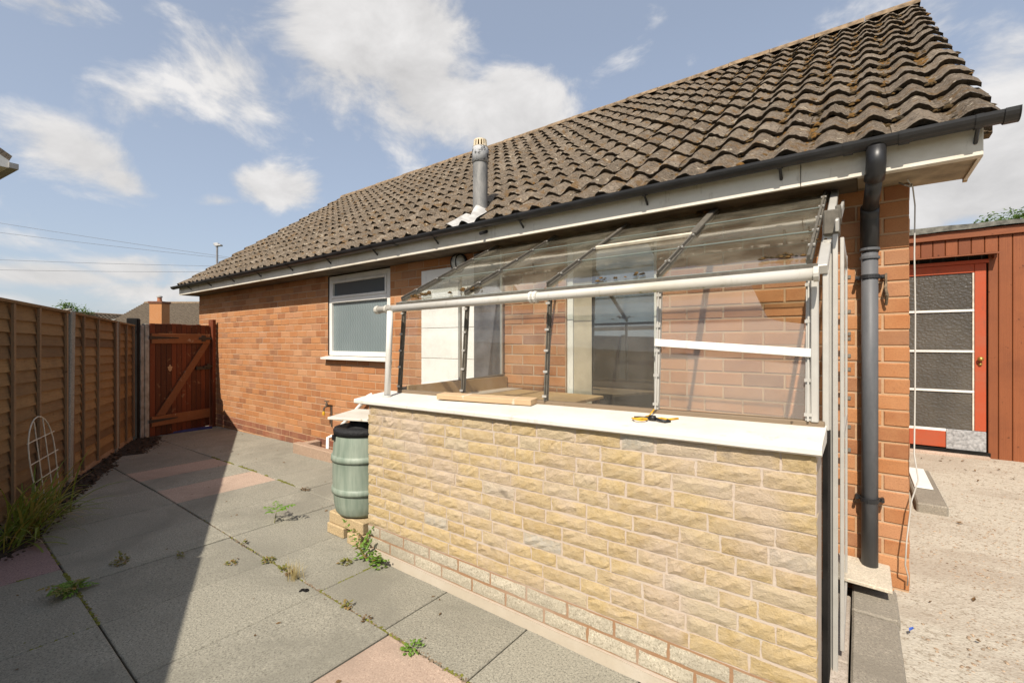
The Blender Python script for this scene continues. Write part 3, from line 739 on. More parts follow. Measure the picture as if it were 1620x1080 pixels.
cx = t.n.new('ShaderNodeCombineXYZ'); t.l.new(t.math('ADD', zg.outputs[0], pp), cx.inputs[0]); t.l.new(cx.outputs[0], wv.inputs[0])
fade = t.ramp(t.noise(1.4, 3), [(.3, .25), (.7, .9)])
t.setp('Base Color', t.mix(t.math('MULTIPLY', wv.outputs['Fac'], fade), t.mix(t.noise(1.6, 4), (.10, .135, .14), (.22, .26, .26)), (.20, .24, .24)))
t.bump(wv.outputs['Fac'], .35, .006); OBSC = t.m
t = NT('dark_glass'); t.setp('Base Color', (.075, .095, .10, 1)); t.setp('Roughness', .3); t.setp('Specular IOR Level', .5); DARKGL = t.m
MB().box((WX0 + .05, wy + .030, WZ0 + .05), (WX1 - .05, wy + .036, 1.84)).build('window_pane', OBSC, wo)
MB().box((WX0 + .08, wy + .022, 1.918), (WX1 - .08, wy + .026, WZ1 - .088)).build('window_pane', DARKGL, wo)
m = MB(); m.prism([(WX0 - .055, D - .075, 1.140), (WX0 - .055, D - .075, 1.162), (WX0 - .055, D + .045, 1.182), (WX0 - .055, D + .045, 1.140)], (WX1 - WX0 + .11, 0, 0)); m.build('window_sill', UPVC, wo)
MB().box((WX0 - .012, D + .004, 1.19), (WX0 - .002, D + .05, 2.17)).build('frame_gap', BLACK, wo)

# things on the back wall, seen through the glass
pw = MB()
zz = [.55, .90, 1.19, 1.49, 1.79, 2.075]
pnl = MB().cbox((-3.555, D - .018, .50), (-2.832, D - .002, .553), .002).build('white_panel', WHITEBOARD, house)
for a, b in zip(zz, zz[1:]): MB().cbox((-3.555, D - .020, a + .002), (-2.832, D - .002, b - .002), .003).build('panel_board', WHITEBOARD, pnl)
MB().cbox((-2.828, D - .03, .5), (-2.512, D - .004, 2.165), .003).build('dark_panel', simple('slate_grey_board', (.085, .085, .09), .5, var=.6, scale=6, spec=.4), house)
# glazed door
dr = MB(); dy = D + .02
dr.cbox((-1.868, dy, .1), (-1.815, dy + .06, 2.17), .004); dr.cbox((-1.160, dy, .1), (-1.138, dy + .06, 2.17), .004); dr.cbox((-1.814, dy, 2.08), (-1.161, dy + .06, 2.17), .004); dr.cbox((-1.814, dy, .1), (-1.161, dy + .06, .2), .004)
dro = dr.build('patio_door', UPVC, house)
t = NT('reflecting_glass'); N, L = t.n, t.l; N.remove(t.p); df = N.new('ShaderNodeBsdfDiffuse'); df.inputs[0].default_value = (.05, .043, .032, 1)
gl = N.new('ShaderNodeBsdfGlossy'); gl.inputs[0].default_value = (.9, .92, .9, 1); gl.inputs['Roughness'].default_value = .015; mx = N.new('ShaderNodeMixShader'); mx.inputs[0].default_value = .30
L.new(df.outputs[0], mx.inputs[1]); L.new(gl.outputs[0], mx.inputs[2]); L.new(mx.outputs[0], t.out.inputs[0]); REFL = t.m
pm = MB(); pm.box((-1.815, dy + .025, .2), (-1.160, dy + .031, 2.08)); pm.v = [(x, y + .030 * (z - 1.1), z) for x, y, z in pm.v]; pm.build('door_pane', REFL, dro)
MB().box((-1.812, dy + .012, .22), (-1.655, dy + .018, 2.06)).build('door_blind', simple('beige_blind', (.40, .34, .25), .8, var=.15), dro)
# bulkhead lamp
lm = MB().lathe([(.0, -.075), (.055, -.065), (.080, -.03), (.085, .0)], (-3.03, D - .012, 2.10), 18, 'y').build('wall_lamp', simple('lamp_bowl', (.55, .55, .5), .25, spec=.6), house, smooth=True)
cg = MB(); cg.lathe([(.085, -.012), (.098, -.010), (.098, .010), (.085, .012)], (-3.03, D - .014, 2.10), 18, 'y')
for s_ in (-.03, .03): cg.tube([(-3.03 + s_, D - .02 - .075 * math.sqrt(max(0, 1 - (z / .085) ** 2)), 2.10 + z) for z in (-.085, -.06, -.03, 0, .03, .06, .085)], .005, 6)
cg.build('lamp_guard', BLACK, lm)
# outside tap
BRASS = simple('brass', (.42, .28, .08), .4, .7)
tp = MB(); tp.tube([(-5.24, D, .56), (-5.24, D - .06, .56), (-5.24, D - .095, .545), (-5.24, D - .10, .505)], .011, 8); tp.lathe([(.016, 0), (.016, .03), (.008, .035), (.008, .055)], (-5.24, D - .06, .565), 8); tp.box((-5.285, D - .068, .615), (-5.195, D - .052, .627)); tp.tube([(-5.215, D - .012, .56), (-5.215, D - .012, .30)], .008, 6)
tpo = tp.build('tap', simple('old_pipe', (.10, .08, .06), .6), house); MB().lathe([(.015, 0), (.018, .02), (.012, .05)], (-5.24, D - .10, .455), 8).build('hose_connector', simple('yellow_plastic', (.6, .36, .03), .4), tpo)
# white waste pipe with elbow, and the steep pipe beside the lean-to
WPIPE = simple('white_pipe', (.78, .77, .74), .4, var=.06)
MB().tube([(-5.06, D, .21), (-5.12, D - .07, .205), (-5.145, D - .10, .19), (-5.10, D - .13, .08), (-5.07, D - .16, .02)], .021, 10).build('waste_pipe', WPIPE, house, smooth=True)
MB().tube([(-4.40, D, .76), (-4.43, D - .05, .73), (-4.50, D - .06, .66), (-4.80, D - .07, .43), (-4.93, D - .09, .33), (-4.96, D - .10, .26), (-4.96, D - .10, .02)], .022, 10).build('waste_pipe', WPIPE, house, smooth=True)
m = MB(); m.box((.108, D - .015, 1.60), (.118, D, 1.72)); m.tube([(.113, D - .01, 1.66), (.108, D - .05, 1.64), (.116, D - .055, 1.60), (.112, D - .02, 1.55)], .007, 6); m.build('wall_hook', simple('rusty_iron', (.16, .12, .08), .9, var=.5, scale=60), house)
ca = [(.19, 3.02, 2.165), (.215, 3.08, 2.14), (.226, 3.11, 2.05), (.224, 3.118, 1.8), (.228, 3.12, 1.5), (.226, 3.11, 1.1), (.222, 3.10, .78), (.235, 3.06, .66), (.21, 3.07, .55), (.19, 3.05, .35), (.185, 3.06, .22), (.20, 3.12, .14), (.197, 3.13, .09)]
tag(MB().tube(ca, .0034, 8).build('cable', simple('white_cable', (.50, .47, .42), .5, var=.1), smooth=True), 'thin white cable hanging loose down the brick corner', 'cable')
MB().tube([(.16, 3.05, 2.165), (.18, 3.02, 2.14), (.205, 3.03, 2.13), (.21, 3.06, 2.15), (.19, 3.09, 2.165)], .004, 6).build('cable_loop', simple('grey_wire', (.25, .23, .2), .6), bpy.data.objects['cable'])

# ------------------------------------------------------------------ low stone wall
def zt(x, z): return z + .0137 * (x + 2.5) * min(1.05, z / .97)
def warp(mb): mb.v = [(x, y, zt(x, z)) for x, y, z in mb.v]; return mb
WY = 1.775; WXL, WXR = -2.515, -.107
sw = thing('stone_wall', (-1.3, WY, 0), 'low buff split-stone wall with white sill under the lean-to glass', 'wall')
cm = MB(); cm.box((WXL + .01, WY + .0018, -.05), (WXR - .004, 2.02, .955)); cm.box((WXL + .01, 2.021, -.05), (WXL + .22, D - .005, .955)); warp(cm).build('wall_core', MORTAR_STONE, sw)
rw = random.Random(21)
def stone_mb(L, h, rnd, d=.05):
    mb = MB(); nx, nz = 6, 3; vs = []; ph = rnd.uniform(0, 99)
    for j in range(nz + 1):
        for i in range(nx + 1):
            x = L * i / nx; z = h * j / nz; e = i in (0, nx) or j in (0, nz)
            x += 0 if i in (0, nx) else rnd.uniform(-.005, .005)
            out = (.0010 if e else .0012 + .0052 * (.5 + .5 * mnoise.noise((x * 40 + ph, z * 60, ph))) + rnd.uniform(0, .0022)) 
            jit = rnd.uniform(-.0012, .0016) if e else rnd.uniform(-.0025, .0025)
            xx = x + (rnd.uniform(-.0022, .0022) if i in (0, nx) else 0); zz = z + (rnd.uniform(-.0016, .0016) if e else rnd.uniform(-.003, .003))
            vs.append((xx, -out - (.0006 if e else 0) + jit, zz))
    m = nx + 1; fs = [(j * m + i, j * m + i + 1, (j + 1) * m + i + 1, (j + 1) * m + i) for j in range(nz) for i in range(nx)]
    ring = [i for i in range(m)] + [j * m + nx for j in range(1, nz + 1)] + [nz * m + i for i in range(nx - 1, -1, -1)] + [j * m for j in range(nz - 1, 0, -1)]
    n = len(ring); b = len(vs); vs += [vs[k] for k in ring] + [(vs[k][0], d, vs[k][2]) for k in ring]
    fs += [(b + (i + 1) % n, b + i, b + n + i, b + n + (i + 1) % n) for i in range(n)]
    return mb.add(vs, fs)
def smooth_front(o, n=18):
    o.data.polygons.foreach_set('use_smooth', [i < n for i in range(len(o.data.polygons))])
z = .188; CS = (.952 - .188) / 12
for k in range(12):
    x = WXL - rw.uniform(0, .14)
    while x < WXR - .02:
        L = rw.choice((.12, .15, .185, .20, .21, .22)) + rw.uniform(-.01, .01)
        a, b = max(x, WXL), min(x + L, WXR)
        if WXR - (x + L) < .05: b = WXR
        if b - a > .03:
            gp = rw.uniform(.0025, .006)
            m = stone_mb(b - a - gp * 2, CS - rw.uniform(.006, .012), rw); sl_ = rw.uniform(-.006, .006)
            m.v = [(p[0] + a + gp, p[1] + WY + .001 + rw.uniform(-.0004, .0004), p[2] + z + k * CS + .005 + sl_ * p[0]) for p in m.v]
            warp(m).build('stone', STONE, sw, loc=(a, WY, z + k * CS))
        if b == WXR: break
        x += L
# smears of pale mortar in the joints (proud of the core in places)
for k, (zb, zh) in enumerate(((.048, .066), (.120, .064))):
    x = WXL - (.1 if k else 0)
    while x < WXR:
        a, b = max(x, WXL), min(x + .225, WXR); x += .225
        if b - a < .03: continue
        m = stone_mb(b - a - .012, zh - .008, rw, .05)
        m.v = [(p[0] + a + .006, p[1] * .5 + WY + .000, p[2] + zb + .004) for p in m.v]
        warp(m).build('plinth_brick', BRICK_PALE, sw, loc=(a, WY, zb))
m = MB(); m.box((WXL + .004, WY + .0012, .046), (WXR - .003, WY + .0029, .188)); warp(m).build('plinth_mortar', MORTAR_ORANGE, sw)
m = MB()
for i in range(30):
    a = WXL + (WXR - WXL) * i / 30; b = WXL + (WXR - WXL) * (i + 1) / 30
    f = lambda x: .022 + .008 * mnoise.noise((x * 4, 0, 0))
    m.add([(a, WY - f(a) * .7 - .006, 0), (b, WY - f(b) * .7 - .006, 0), (b, WY - .004, f(b) + .014), (a, WY - .004, f(a) + .014)], [(0, 1, 2, 3)]); m.add([(a, WY - .004, f(a) + .014), (b, WY - .004, f(b) + .014), (b, WY + .01, f(b) + .014), (a, WY + .01, f(a) + .014)], [(0, 1, 2, 3)])
m.build('mortar_fillet', mat_mortar('fillet_mortar', (.37, .32, .245), (.31, .265, .20)), sw)
ls = MB()
for k in range(14):
    y = 1.80 + (.06 if k % 2 else 0)
    while y < 3.1:
        q = stone_mb(min(.2, 3.15 - y) - .01, .055, rw); ls.add([(WXL - .0 + p[1], y + (min(.2, 3.15 - y) - .01 - p[0]), p[2] + .05 + k * .0635) for p in q.v], q.f); y += .2
stuff(ls.build('end_stones', STONE, sw))
# sill
pr_ = [(1.752, .954), (1.745, .960), (1.745, .976), (1.750, .984), (1.80, .991), (2.03, 1.014), (2.03, .956)]
sl_ = MB(); nsx = 24; vs = []; fs = []
for i in range(nsx + 1):
    x = -2.625 + (2.530) * i / nsx
    for (y, zq) in pr_: vs.append((x, y + .0015 * mnoise.noise((x * 3, 0, zq * 9)), zt(x, zq) + .001 * mnoise.noise((x * 5, y * 4, 1))))
n = len(pr_)
for i in range(nsx):
    for k in range(n): fs.append((i * n + k, i * n + (k + 1) % n, (i + 1) * n + (k + 1) % n, (i + 1) * n + k))
fs = [tuple(reversed(f)) for f in fs]
fs += [tuple(range(n)), tuple(reversed(range(nsx * n, nsx * n + n)))]
sl_.add(vs, fs).build('sill', SILLW, sw)

# ------------------------------------------------------------------ lean-to greenhouse
lt_ = thing('lean_to', (-1.3, 2.0, 1.0), 'lean-to greenhouse of aluminium bars and dusty glass against the wall', 'greenhouse')
BX = [-2.475, -1.89, -1.30, -.715, -.150]
FYB, FYT, FZT = 2.0, 2.04, 1.585
ZR = lambda x: 1.02 + .033 * (x + 2.5) / 2.4
ZTp = lambda x: 1.605 + .018 * (x + 2.5) / 2.4
RYT, RZT = 3.10, 2.172
def clip(mb, p, nrm):                            # little spring clip
    p = Vector(p); mb.beam(p - Vector((.012, 0, 0)), p + Vector((.012, 0, 0)), .012, .006, nrm, 0)
m = MB(); m.beam((-2.50, 2.012, ZR(-2.5) - .002), (-.10, 2.012, ZR(-.1) - .002), .04, .024, b=.003); m.build('bottom_rail', WOOD_GREY, lt_)
for i, x in enumerate(BX):
    m = MB(); last = i == len(BX) - 1
    m.beam((x, FYB, ZR(x) + .01), (x + .0, FYT, ZTp(x) - .012), .020, .022, (0, -1, 0), .002)
    m.beam((x, FYB - .012, ZR(x) + .01), (x + .0, FYT - .012, ZTp(x) - .012), .006, .016, (0, -1, 0), 0)
    o = m.build('glazing_bar', ALU if last or i == 3 else ALU_DARK, lt_)
    c = MB()
    for q in (.06, .28, .47, .66, .9): clip(c, (x, FYB + (FYT - FYB) * q - .018, ZR(x) + (ZTp(x) - ZR(x)) * q), (0, -1, 0))
    stuff(c.build('glazing_clips', ALU, o))
    m = MB(); a = Vector((x, FYT - .02, ZTp(x) + .028)); b = Vector((x, RYT, RZT + .016)); up = Vector((0, -(b - a).z, (b - a).y)).normalized()
    m.beam(a, b, .020, .022, up, .002); m.beam(a + up * .016, b + up * .016, .009, .020, up, 0)
    o = m.build('roof_bar', ALU_DARK, lt_)
    c = MB()
    for q in (.12, .3, .48, .66, .83): clip(c, a + (b - a) * q + up * .022, up)
    stuff(c.build('glazing_clips', ALU, o))
# eaves rail under the roof glass
m = MB(); m.beam((-2.50, FYT - .03, ZTp(-2.5) + .004), (-.12, FYT - .03, ZTp(-.12) + .004), .05, .022, b=.003); m.build('eaves_rail', ALU_DARK, lt_)
m = MB(); m.beam((-2.50, 3.12, 2.165), (-.12, 3.12, 2.165), .05, .05, b=.004); m.build('ridge_rail', simple('dark_ridge', (.10, .085, .06), .8, var=.6, scale=20), lt_)
# front panes
for i in range(4):
    x0, x1 = BX[i] + .008, BX[i + 1] - .008
    def fp(x, q, dy=0): return (x, FYB - .002 + (FYT - FYB) * q + dy, ZR(x) + .015 + (ZTp(x) - ZR(x) - .02) * q)
    if i == 3:
        poly = [fp(x0, 0), fp(x1, 0), fp(x1, .64), fp(-.245, .665), fp(-.285, .69), fp(-.318, .82), fp(-.36, 1), fp(x0, 1)]
    else: poly = [fp(x0, 0), fp(x1, 0), fp(x1, 1), fp(x0, 1)]
    m = MB(); m.prism(poly, (0, .004, 0)); m.build('glass_pane', GLASS_DUSTY if i == 3 else GLASS, lt_)
# roof panes, three lapped sheets per bay, the third bay with an opening light
a_ = Vector((0, FYT - .02, 1.622)); b_ = Vector((0, RYT, RZT + .012)); upv = Vector((0, -(b_ - a_).z, (b_ - a_).y)).normalized()
def rp(x, q, h=0): 
    p = a_ + (b_ - a_) * q + upv * h; return Vector((x, p.y, p.z + .018 * (x + 2.5) / 2.4 * (1 - q)))
for i in range(4):
    x0, x1 = BX[i] + .005, BX[i + 1] - .005
    for (q0, q1, h) in ((-.02, .36, .010), (.335, .70, .0135), (.675, .985, .017)):
        m = MB(); m.prism([rp(x0, q0, h), rp(x1, q0, h), rp(x1, q1, h - .0035), rp(x0, q1, h - .0035)], upv * .003); o = m.build('glass_pane', GLASS_ROOF, lt_)
        m = MB(); m.prism([rp(x0, q0 - .004, h - .001), rp(x1, q0 - .004, h - .001), rp(x1, q0 - .0005, h - .001), rp(x0, q0 - .0005, h - .001)], upv * .005); m.build('cut_edge', GLASS_EDGE, o)
vo = MB(); x0, x1 = BX[2] + .01, BX[3] - .004
vo.beam(rp(x0, .50, .026), rp(x1, .50, .026), .024, .020, upv, .003)
vs_ = MB(); vs_.beam(rp(x0, .51, .026), rp(x0, .96, .026), .018, .016, upv, .003); vs_.beam(rp(x1, .51, .026), rp(x1, .96, .026), .040, .016, upv, .003); vs_.build('vent_side', ALU_DARK, lt_)
vo.build('vent_bar', simple('cream_vent', (.55, .49, .38), .6, var=.25, scale=12), lt_)
# moss on the roof glass
mm = MB()
for (x, q, n_, s_) in ((-2.35, .03, 16, .016), (-2.28, .035, 14, .018), (-1.93, .04, 16, .016), (-1.88, .06, 10, .012), (-.98, .0, 3, .012), (-.9, .0, 3, .012), (-.8, .02, 5, .012), (-.25, .05, 12, .012), (-.21, .05, 8, .010), (-.75, .95, 26, .016), (-.162, .2, 5, .006), (-.160, .34, 6, .006), (-1.0, .53, 12, .008)):
    for k in range(n_):
        p = rp(x + rw.gauss(0, .035), q + rw.gauss(0, .014), .02); mm.lump(p, s_ * rw.uniform(.5, 1.1), .7, rw)
stuff(mm.build('glass_moss', MOSS, lt_))
# white gutter and its pipe
gl_ = MB().tube([(-2.60, 1.915, 1.570), (-.115, 1.915, 1.590)], .0225, 14).build('lean_to_gutter', UPVC_OLD, lt_, smooth=True)
for x, w in ((-2.60, .03), (-2.50, .02), (-1.318, .05), (-.12, .016)):
    zc = 1.570 + .02 * (x + 2.6) / 2.485; MB().tube([(x - w / 2, 1.915, zc), (x + w / 2, 1.915, zc)], .0275, 14).build('gutter_union', UPVC_OLD, gl_)
for x in (-1.33, -1.306): 
    zc = 1.570 + .02 * (x + 2.6) / 2.485; MB().tube([(x - .005, 1.915, zc), (x + .005, 1.915, zc)], .030, 14).build('gutter_band', UPVC, gl_)
MB().tube([(-2.452, 1.90, 1.555), (-2.452, 1.895, 1.40), (-2.43, 1.86, .99)], .0205, 14).build('gutter_pipe', UPVC, lt_, smooth=True)
MB().lathe([(.021, 0), (.028, 0), (.028, .02), (.021, .022)], (-2.43, 1.86, .988), 14).build('pipe_foot', simple('clip_grey', (.5, .5, .47), .5), lt_)
gm = MB()
for k in range(50):
    x = -.72 + rw.gauss(0, .10); a = rw.uniform(-2.2, -.6); zc = 1.570 + .02 * (x + 2.6) / 2.485
    gm.lump((x, 1.915 + .0225 * math.cos(a) - .001, zc + .0225 * math.sin(a)), rw.uniform(.003, .006), .3, rw)
stuff(gm.build('green_moss', MOSS_GREEN, gl_))
# white batten across the fourth bay
def fq(x, z, dy): q = (z - ZR(x)) / (ZTp(x) - ZR(x)); return Vector((x, FYB + (FYT - FYB) * q + dy, z))
MB().beam(fq(-.722, 1.350, -.026), fq(-.140, 1.312, -.026), .012, .032, b=.002).build('white_batten', mat_white('flaky_white', (.80, .78, .74), (.30, .26, .20), .7), lt_)
# left end: glass, middle bar, timber rail; bench inside
lx = -2.490
m = MB(); m.prism([(lx, 2.02, 1.06), (lx, 3.14, 1.075), (lx, 3.14, 2.15), (lx, 2.05, 1.60)], (.004, 0, 0)); m.build('end_pane', mat_glass('end_glass', tint=(.985, .99, .985), amt=.035, dirt=.06, gloss=.08), lt_)
for y, z1 in ((2.60, 1.87), (3.12, 2.15)):
    MB().beam((lx, y, 1.055), (lx, y, z1), .020, .026, (0, 1, 0), .002).build('end_bar', ALU, lt_)
m = MB(); m.beam((lx, 2.03, 1.03), (lx, 3.15, 1.06), .026, .028, b=.003); m.build('end_rail', WOOD_GREY, lt_)
m = MB(); m.box((lx + .02, 2.05, .94), (lx + .04, 3.15, 1.055)); m.build('side_board', WOOD_BENCH, lt_)
m = MB(); m.beam((lx + .05, 3.13, .90), (lx + .05, 3.13, 1.04), .03, .03, b=.002); m.build('corner_post', WOOD_BENCH, lt_)
bn = thing('timber_bench', (-1.9, 2.6, 0), 'pale timber potting bench inside the lean-to behind the stone wall', 'bench')
for k in range(4): MB().cbox((-2.445, 2.06 + k * .268, .930), (-1.52, 2.06 + k * .268 + .264, .952), .003).build('bench_board', WOOD_BENCH, bn)
for x in (-2.40, -1.56):
    for y in (2.10, 3.08): MB().box((x - .02, y - .02, -.02), (x + .02, y + .02, .929)).build('leg', WOOD_BENCH, bn)
hk = MB().tube([(-1.98, 2.60, .957), (-1.93, 2.63, .959), (-1.90, 2.62, .959), (-1.86, 2.66, .957)], .006, 6); tag(hk.build('metal_hook', simple('hook_metal', (.2, .2, .19), .5, .5)), 'small metal hook lying on the timber bench', 'hook')
# right end: sliding door frame seen edge on
ex = -.098
fr_ = MB(); fr_.cbox((ex - .022, 2.235, .03), (ex + .022, 2.275, 1.83), .003); fr_.cbox((ex + .012, 2.22, .03), (ex + .030, 2.236, 1.80), .002); fr_.build('door_post', ALU, lt_)
dm = MB(); dm.cbox((ex + .034, 2.30, .09), (ex + .048, 2.335, 1.78), .002); dm.cbox((ex + .034, 2.93, .09), (ex + .048, 2.97, 1.80), .002); dm.cbox((ex + .034, 2.336, .09), (ex + .048, 2.929, .13), .002); dm.cbox((ex + .034, 2.336, 1.74), (ex + .048, 2.929, 1.78), .002); dm.cbox((ex + .034, 2.336, .95), (ex + .048, 2.929, .98), .002)
do = dm.build('sliding_door', ALU, lt_)
m = MB(); m.box((ex + .039, 2.33, .12), (ex + .043, 2.935, 1.75)); m.build('door_glass', GLASS, do)
c = MB()
for zq in (1.68, 1.50, 1.385, 1.36, 1.27, 1.20, 1.05, .9, .78): c.beam((ex + .055, 2.955, zq), (ex + .056, 2.965, zq + .018), .012, .01, b=0)
stuff(c.build('glazing_clips', ALU_DARK, do))
m = MB(); m.beam((ex, 2.03, 1.03), (ex, 2.03, 1.61), .020, .030, (0, 1, 0), .002); m.build('corner_bar', ALU, lt_)
m = MB(); m.cbox((-.142, 1.985, 1.06), (-.118, 2.015, 1.60), .003); m.build('corner_bar', ALU, lt_)
m = MB(); m.beam((ex - .01, 2.0, 1.615), (ex - .01, 3.08, 2.17), .034, .036, (0, -.5, .85), .003); m.beam((ex + .028, 2.16, 1.80), (ex + .028, 3.06, 2.10), .012, .045, (0, -.5, .85), .003); m.build('end_rafter', ALU, lt_)
m = MB(); m.cbox((ex - .02, 2.215, 1.78), (ex + .036, 2.30, 1.88), .006); m.cbox((ex + .02, 2.24, 1.84), (ex + .04, 2.34, 1.90), .004); m.build('door_head_bracket', ALU_DARK, lt_)
m = MB(); m.prism([(ex - .004, 2.29, .10), (ex - .004, 3.13, .10), (ex - .004, 3.13, 2.13), (ex - .004, 2.29, 1.72)], (.004, 0, 0)); m.build('end_pane', GLASS_DUSTY, lt_)
m = MB(); m.box((ex - .01, 2.02, .02), (ex + .006, 2.23, 1.0)); m.build('end_infill', BLACK_POST, lt_)
# inside floor (dark) and threshold
tag(MB().box((-2.29, 2.03, -.03), (-.14, D + .02, -.005)).build('floor', simple('inside_floor', (.12, .11, .09), .9, var=.4)), None, None, kind='structure')
for k, (a, b) in enumerate(((2.02, 2.30), (2.306, 2.62), (2.626, 2.93))):
    o = MB().cbox((-.135, a, -.02), (-.036, b, .045 + .004 * (k % 2)), .005).build('threshold_brick', mat_slab('threshold', (.42, .36, .30), (.48, .42, .35), (.22, .17, .13)) if k == 0 else bpy.data.materials['threshold'])
    tag(o, ['pale worn threshold brick under the lean-to door, front one of three', 'pale worn threshold brick under the lean-to door, middle one of three', 'pale worn threshold brick under the lean-to door, deepest of three'][k], 'brick', 'threshold bricks beneath the sliding door')

# objects on the sill
bt = MB(); P0, P1 = Vector((-1.995, 1.915, 1.0285)), Vector((-1.35, 1.965, 1.0285)); d_ = (P1 - P0); 
for p in (P0, P1): p.z = zt(p.x, 1.0135) + .012
bt.beam(P0, P1, .075, .030, (0, -.09, 1), .003)
t = NT('batten_mortared'); g0 = t.noise(2.2, 6, .6, 'pos', (2, 12, 12)); c0 = t.mix(g0, (.55, .40, .24), (.40, .27, .15))
c0 = t.mix(t.ramp(t.noise(5.5, 5, .6, 'pos', (3.2, .5, .5), .3), [(.60, 0.0), (.64, .75)]), c0, (.60, .54, .45)); t.setp('Base Color', c0); t.setp('Roughness', .9); t.bump(g0, .3, .003)
tag(bt.build('timber_batten', t.m), 'short length of timber with white mortar marks lying on the sill', 'timber')
co = thing('bungee_cord', (-.69, 1.87, zt(-.69, 1.0)), 'yellow elastic cord with black hook lying on the white sill', 'cord')
zc = zt(-.69, .999) + .006
YEL = simple('yellow_cord', (.55, .30, .02), .7, var=.4, scale=60)
pts = [(-.735 + .03 * math.cos(a) * (1 + .15 * math.sin(3 * a)), 1.845 + .022 * math.sin(a), zc + .002 * math.sin(2 * a)) for a in [i * .42 for i in range(16)]]
MB().tube(pts, .0038, 7).build('cord', YEL, co, smooth=True)
MB().tube([(-.70, 1.87, zc), (-.66, 1.90, zc + .003), (-.63, 1.895, zc + .002), (-.60, 1.93, zc + .004)], .0042, 7).build('cord', YEL, co, smooth=True)
m = MB(); m.tube([(-.70, 1.87, zc + .006), (-.675, 1.868, zc + .006)], .011, 8); m.tube([(-.675, 1.868, zc + .005), (-.65, 1.855, zc + .002), (-.628, 1.852, zc), (-.615, 1.868, zc), (-.63, 1.885, zc)], .0058, 7); m.tube([(-.70, 1.87, zc + .004), (-.74, 1.872, zc + .002), (-.765, 1.865, zc)], .006, 7)
m.build('hook', BLACK, co, smooth=True)
m = MB().tube([(-.722, 1.985, 1.055), (-.723, 1.93, 1.035), (-.722, 1.885, zc + .006)], .003, 6); m.build('cord', YEL, co)

# ------------------------------------------------------------------ water butt
bx_, by_ = -2.815, 1.955
zb = .155
wb = thing('water_butt', (bx_, by_, zb), 'grey-green ribbed plastic water butt with black lid on stone blocks', 'water butt')
pr2 = [(0, 0), (.150, .0), (.176, .010), (.190, .03), (.200, .08), (.207, .155), (.2075, .158), (.217, .160), (.219, .175), (.217, .196), (.2105, .199), (.210, .202), (.2125, .28), (.2115, .375), (.212, .378), (.2205, .380), (.222, .396), (.220, .416), (.2115, .419), (.211, .422), (.206, .49), (.198, .55), (.192, .575)]
t = NT('butt_plastic'); c = t.mix(t.ramp(t.noise(5, 6, .6, 'pos', (5, 5, .5)), [(.3, 0.0), (.7, 1.0)]), (.16, .205, .16), (.29, .33, .265)); c = t.mix(t.ramp(t.noise(3, 5, .6), [(.5, 0.0), (.8, .5)]), c, (.10, .13, .09)); t.setp('Base Color', c); t.setp('Roughness', .5); t.bump(t.noise(30, 3, .5, 'pos', (3, 3, .1)), .15, .003)
MB().lathe(pr2, (bx_, by_, zb), 40).build('butt_body', t.m, wb, smooth=True)
BLK = NT('lid_black'); BLK.setp('Base Color', (.016, .016, .017, 1)); BLK.setp('Roughness', .55); BLK.bump(BLK.noise(60, 4, .7), 1, .01); BLK = BLK.m
MB().lathe([(.190, 0), (.204, .0), (.208, .03), (.200, .045), (.16, .05), (.12, .04), (.10, .07), (.095, .09), (0, .09)], (bx_, by_, zb + .556), 40).build('lid', BLK, wb, smooth=True)
MB().tube([(bx_ - .185, by_ - .06, zb + .54), (bx_ - .215, by_ - .08, zb + .50), (bx_ - .222, by_ - .085, zb + .44), (bx_ - .205, by_ - .075, zb + .41)], .009, 8).build('handle', BLACK, wb, smooth=True)
m = MB(); m.box((bx_ - .075, by_ - .206, zb + .525), (bx_ - .045, by_ - .19, zb + .56)); m.build('lid_clip', BLACK, wb)
m = MB(); m.cbox((-.15, -.20, 0), (.17, .20, .018), .003, Matrix.Translation((bx_ - .06, by_ + .02, zb + .66)) @ Matrix.Rotation(.5, 4, 'Z') @ Matrix.Rotation(.03, 4, 'Y'))
tag(m.build('white_board', mat_white('old_white_board', (.66, .62, .54), (.36, .30, .22), .7)), 'piece of old white board lying on the black butt lid', 'board')
BLOCKM = mat_slab('block_stone', (.48, .36, .20), (.54, .42, .25), (.26, .18, .10))
blk = [(-3.02, 1.79, .0, .20, .085, .072, 'lower stone block under the left front of the water butt'), (-2.745, 1.77, .0, .14, .09, .072, 'lower stone block against the wall corner weeds'), (-3.01, 1.80, .074, .40, .085, .079, 'long upper stone block right beneath the green water butt'), (-2.98, 2.06, .0, .36, .10, .153, 'stone block behind at the back of the water butt')]
for (x, y, z, w, dpt, h, lb) in blk:
    tag(MB().cbox((x, y, z), (x + w, y + dpt, z + h), .006).build('stone_block', BLOCKM), lb, 'block', 'stone blocks carrying the water butt')
# drain surround
gk = thing('gully_surround', (-5.1, 2.97, 0), 'low brick coloured concrete kerb round the drain by the waste pipe', 'kerb')
KM = mat_slab('gully_kerb', (.40, .28, .20), (.44, .33, .24), (.22, .15, .1))
MB().cbox((-5.56, 2.84, -.02), (-4.70, 2.93, .115), .008).build('kerb', KM, gk); MB().cbox((-4.80, 2.935, -.02), (-4.70, 3.155, .115), .008).build('kerb', KM, gk); MB().cbox((-5.56, 2.935, -.02), (-5.46, 3.155, .10), .008).build('kerb', KM, gk)
MB().box((-5.455, 2.935, -.02), (-4.805, 3.155, .01)).build('drain_bed', BLACK_POST, gk)

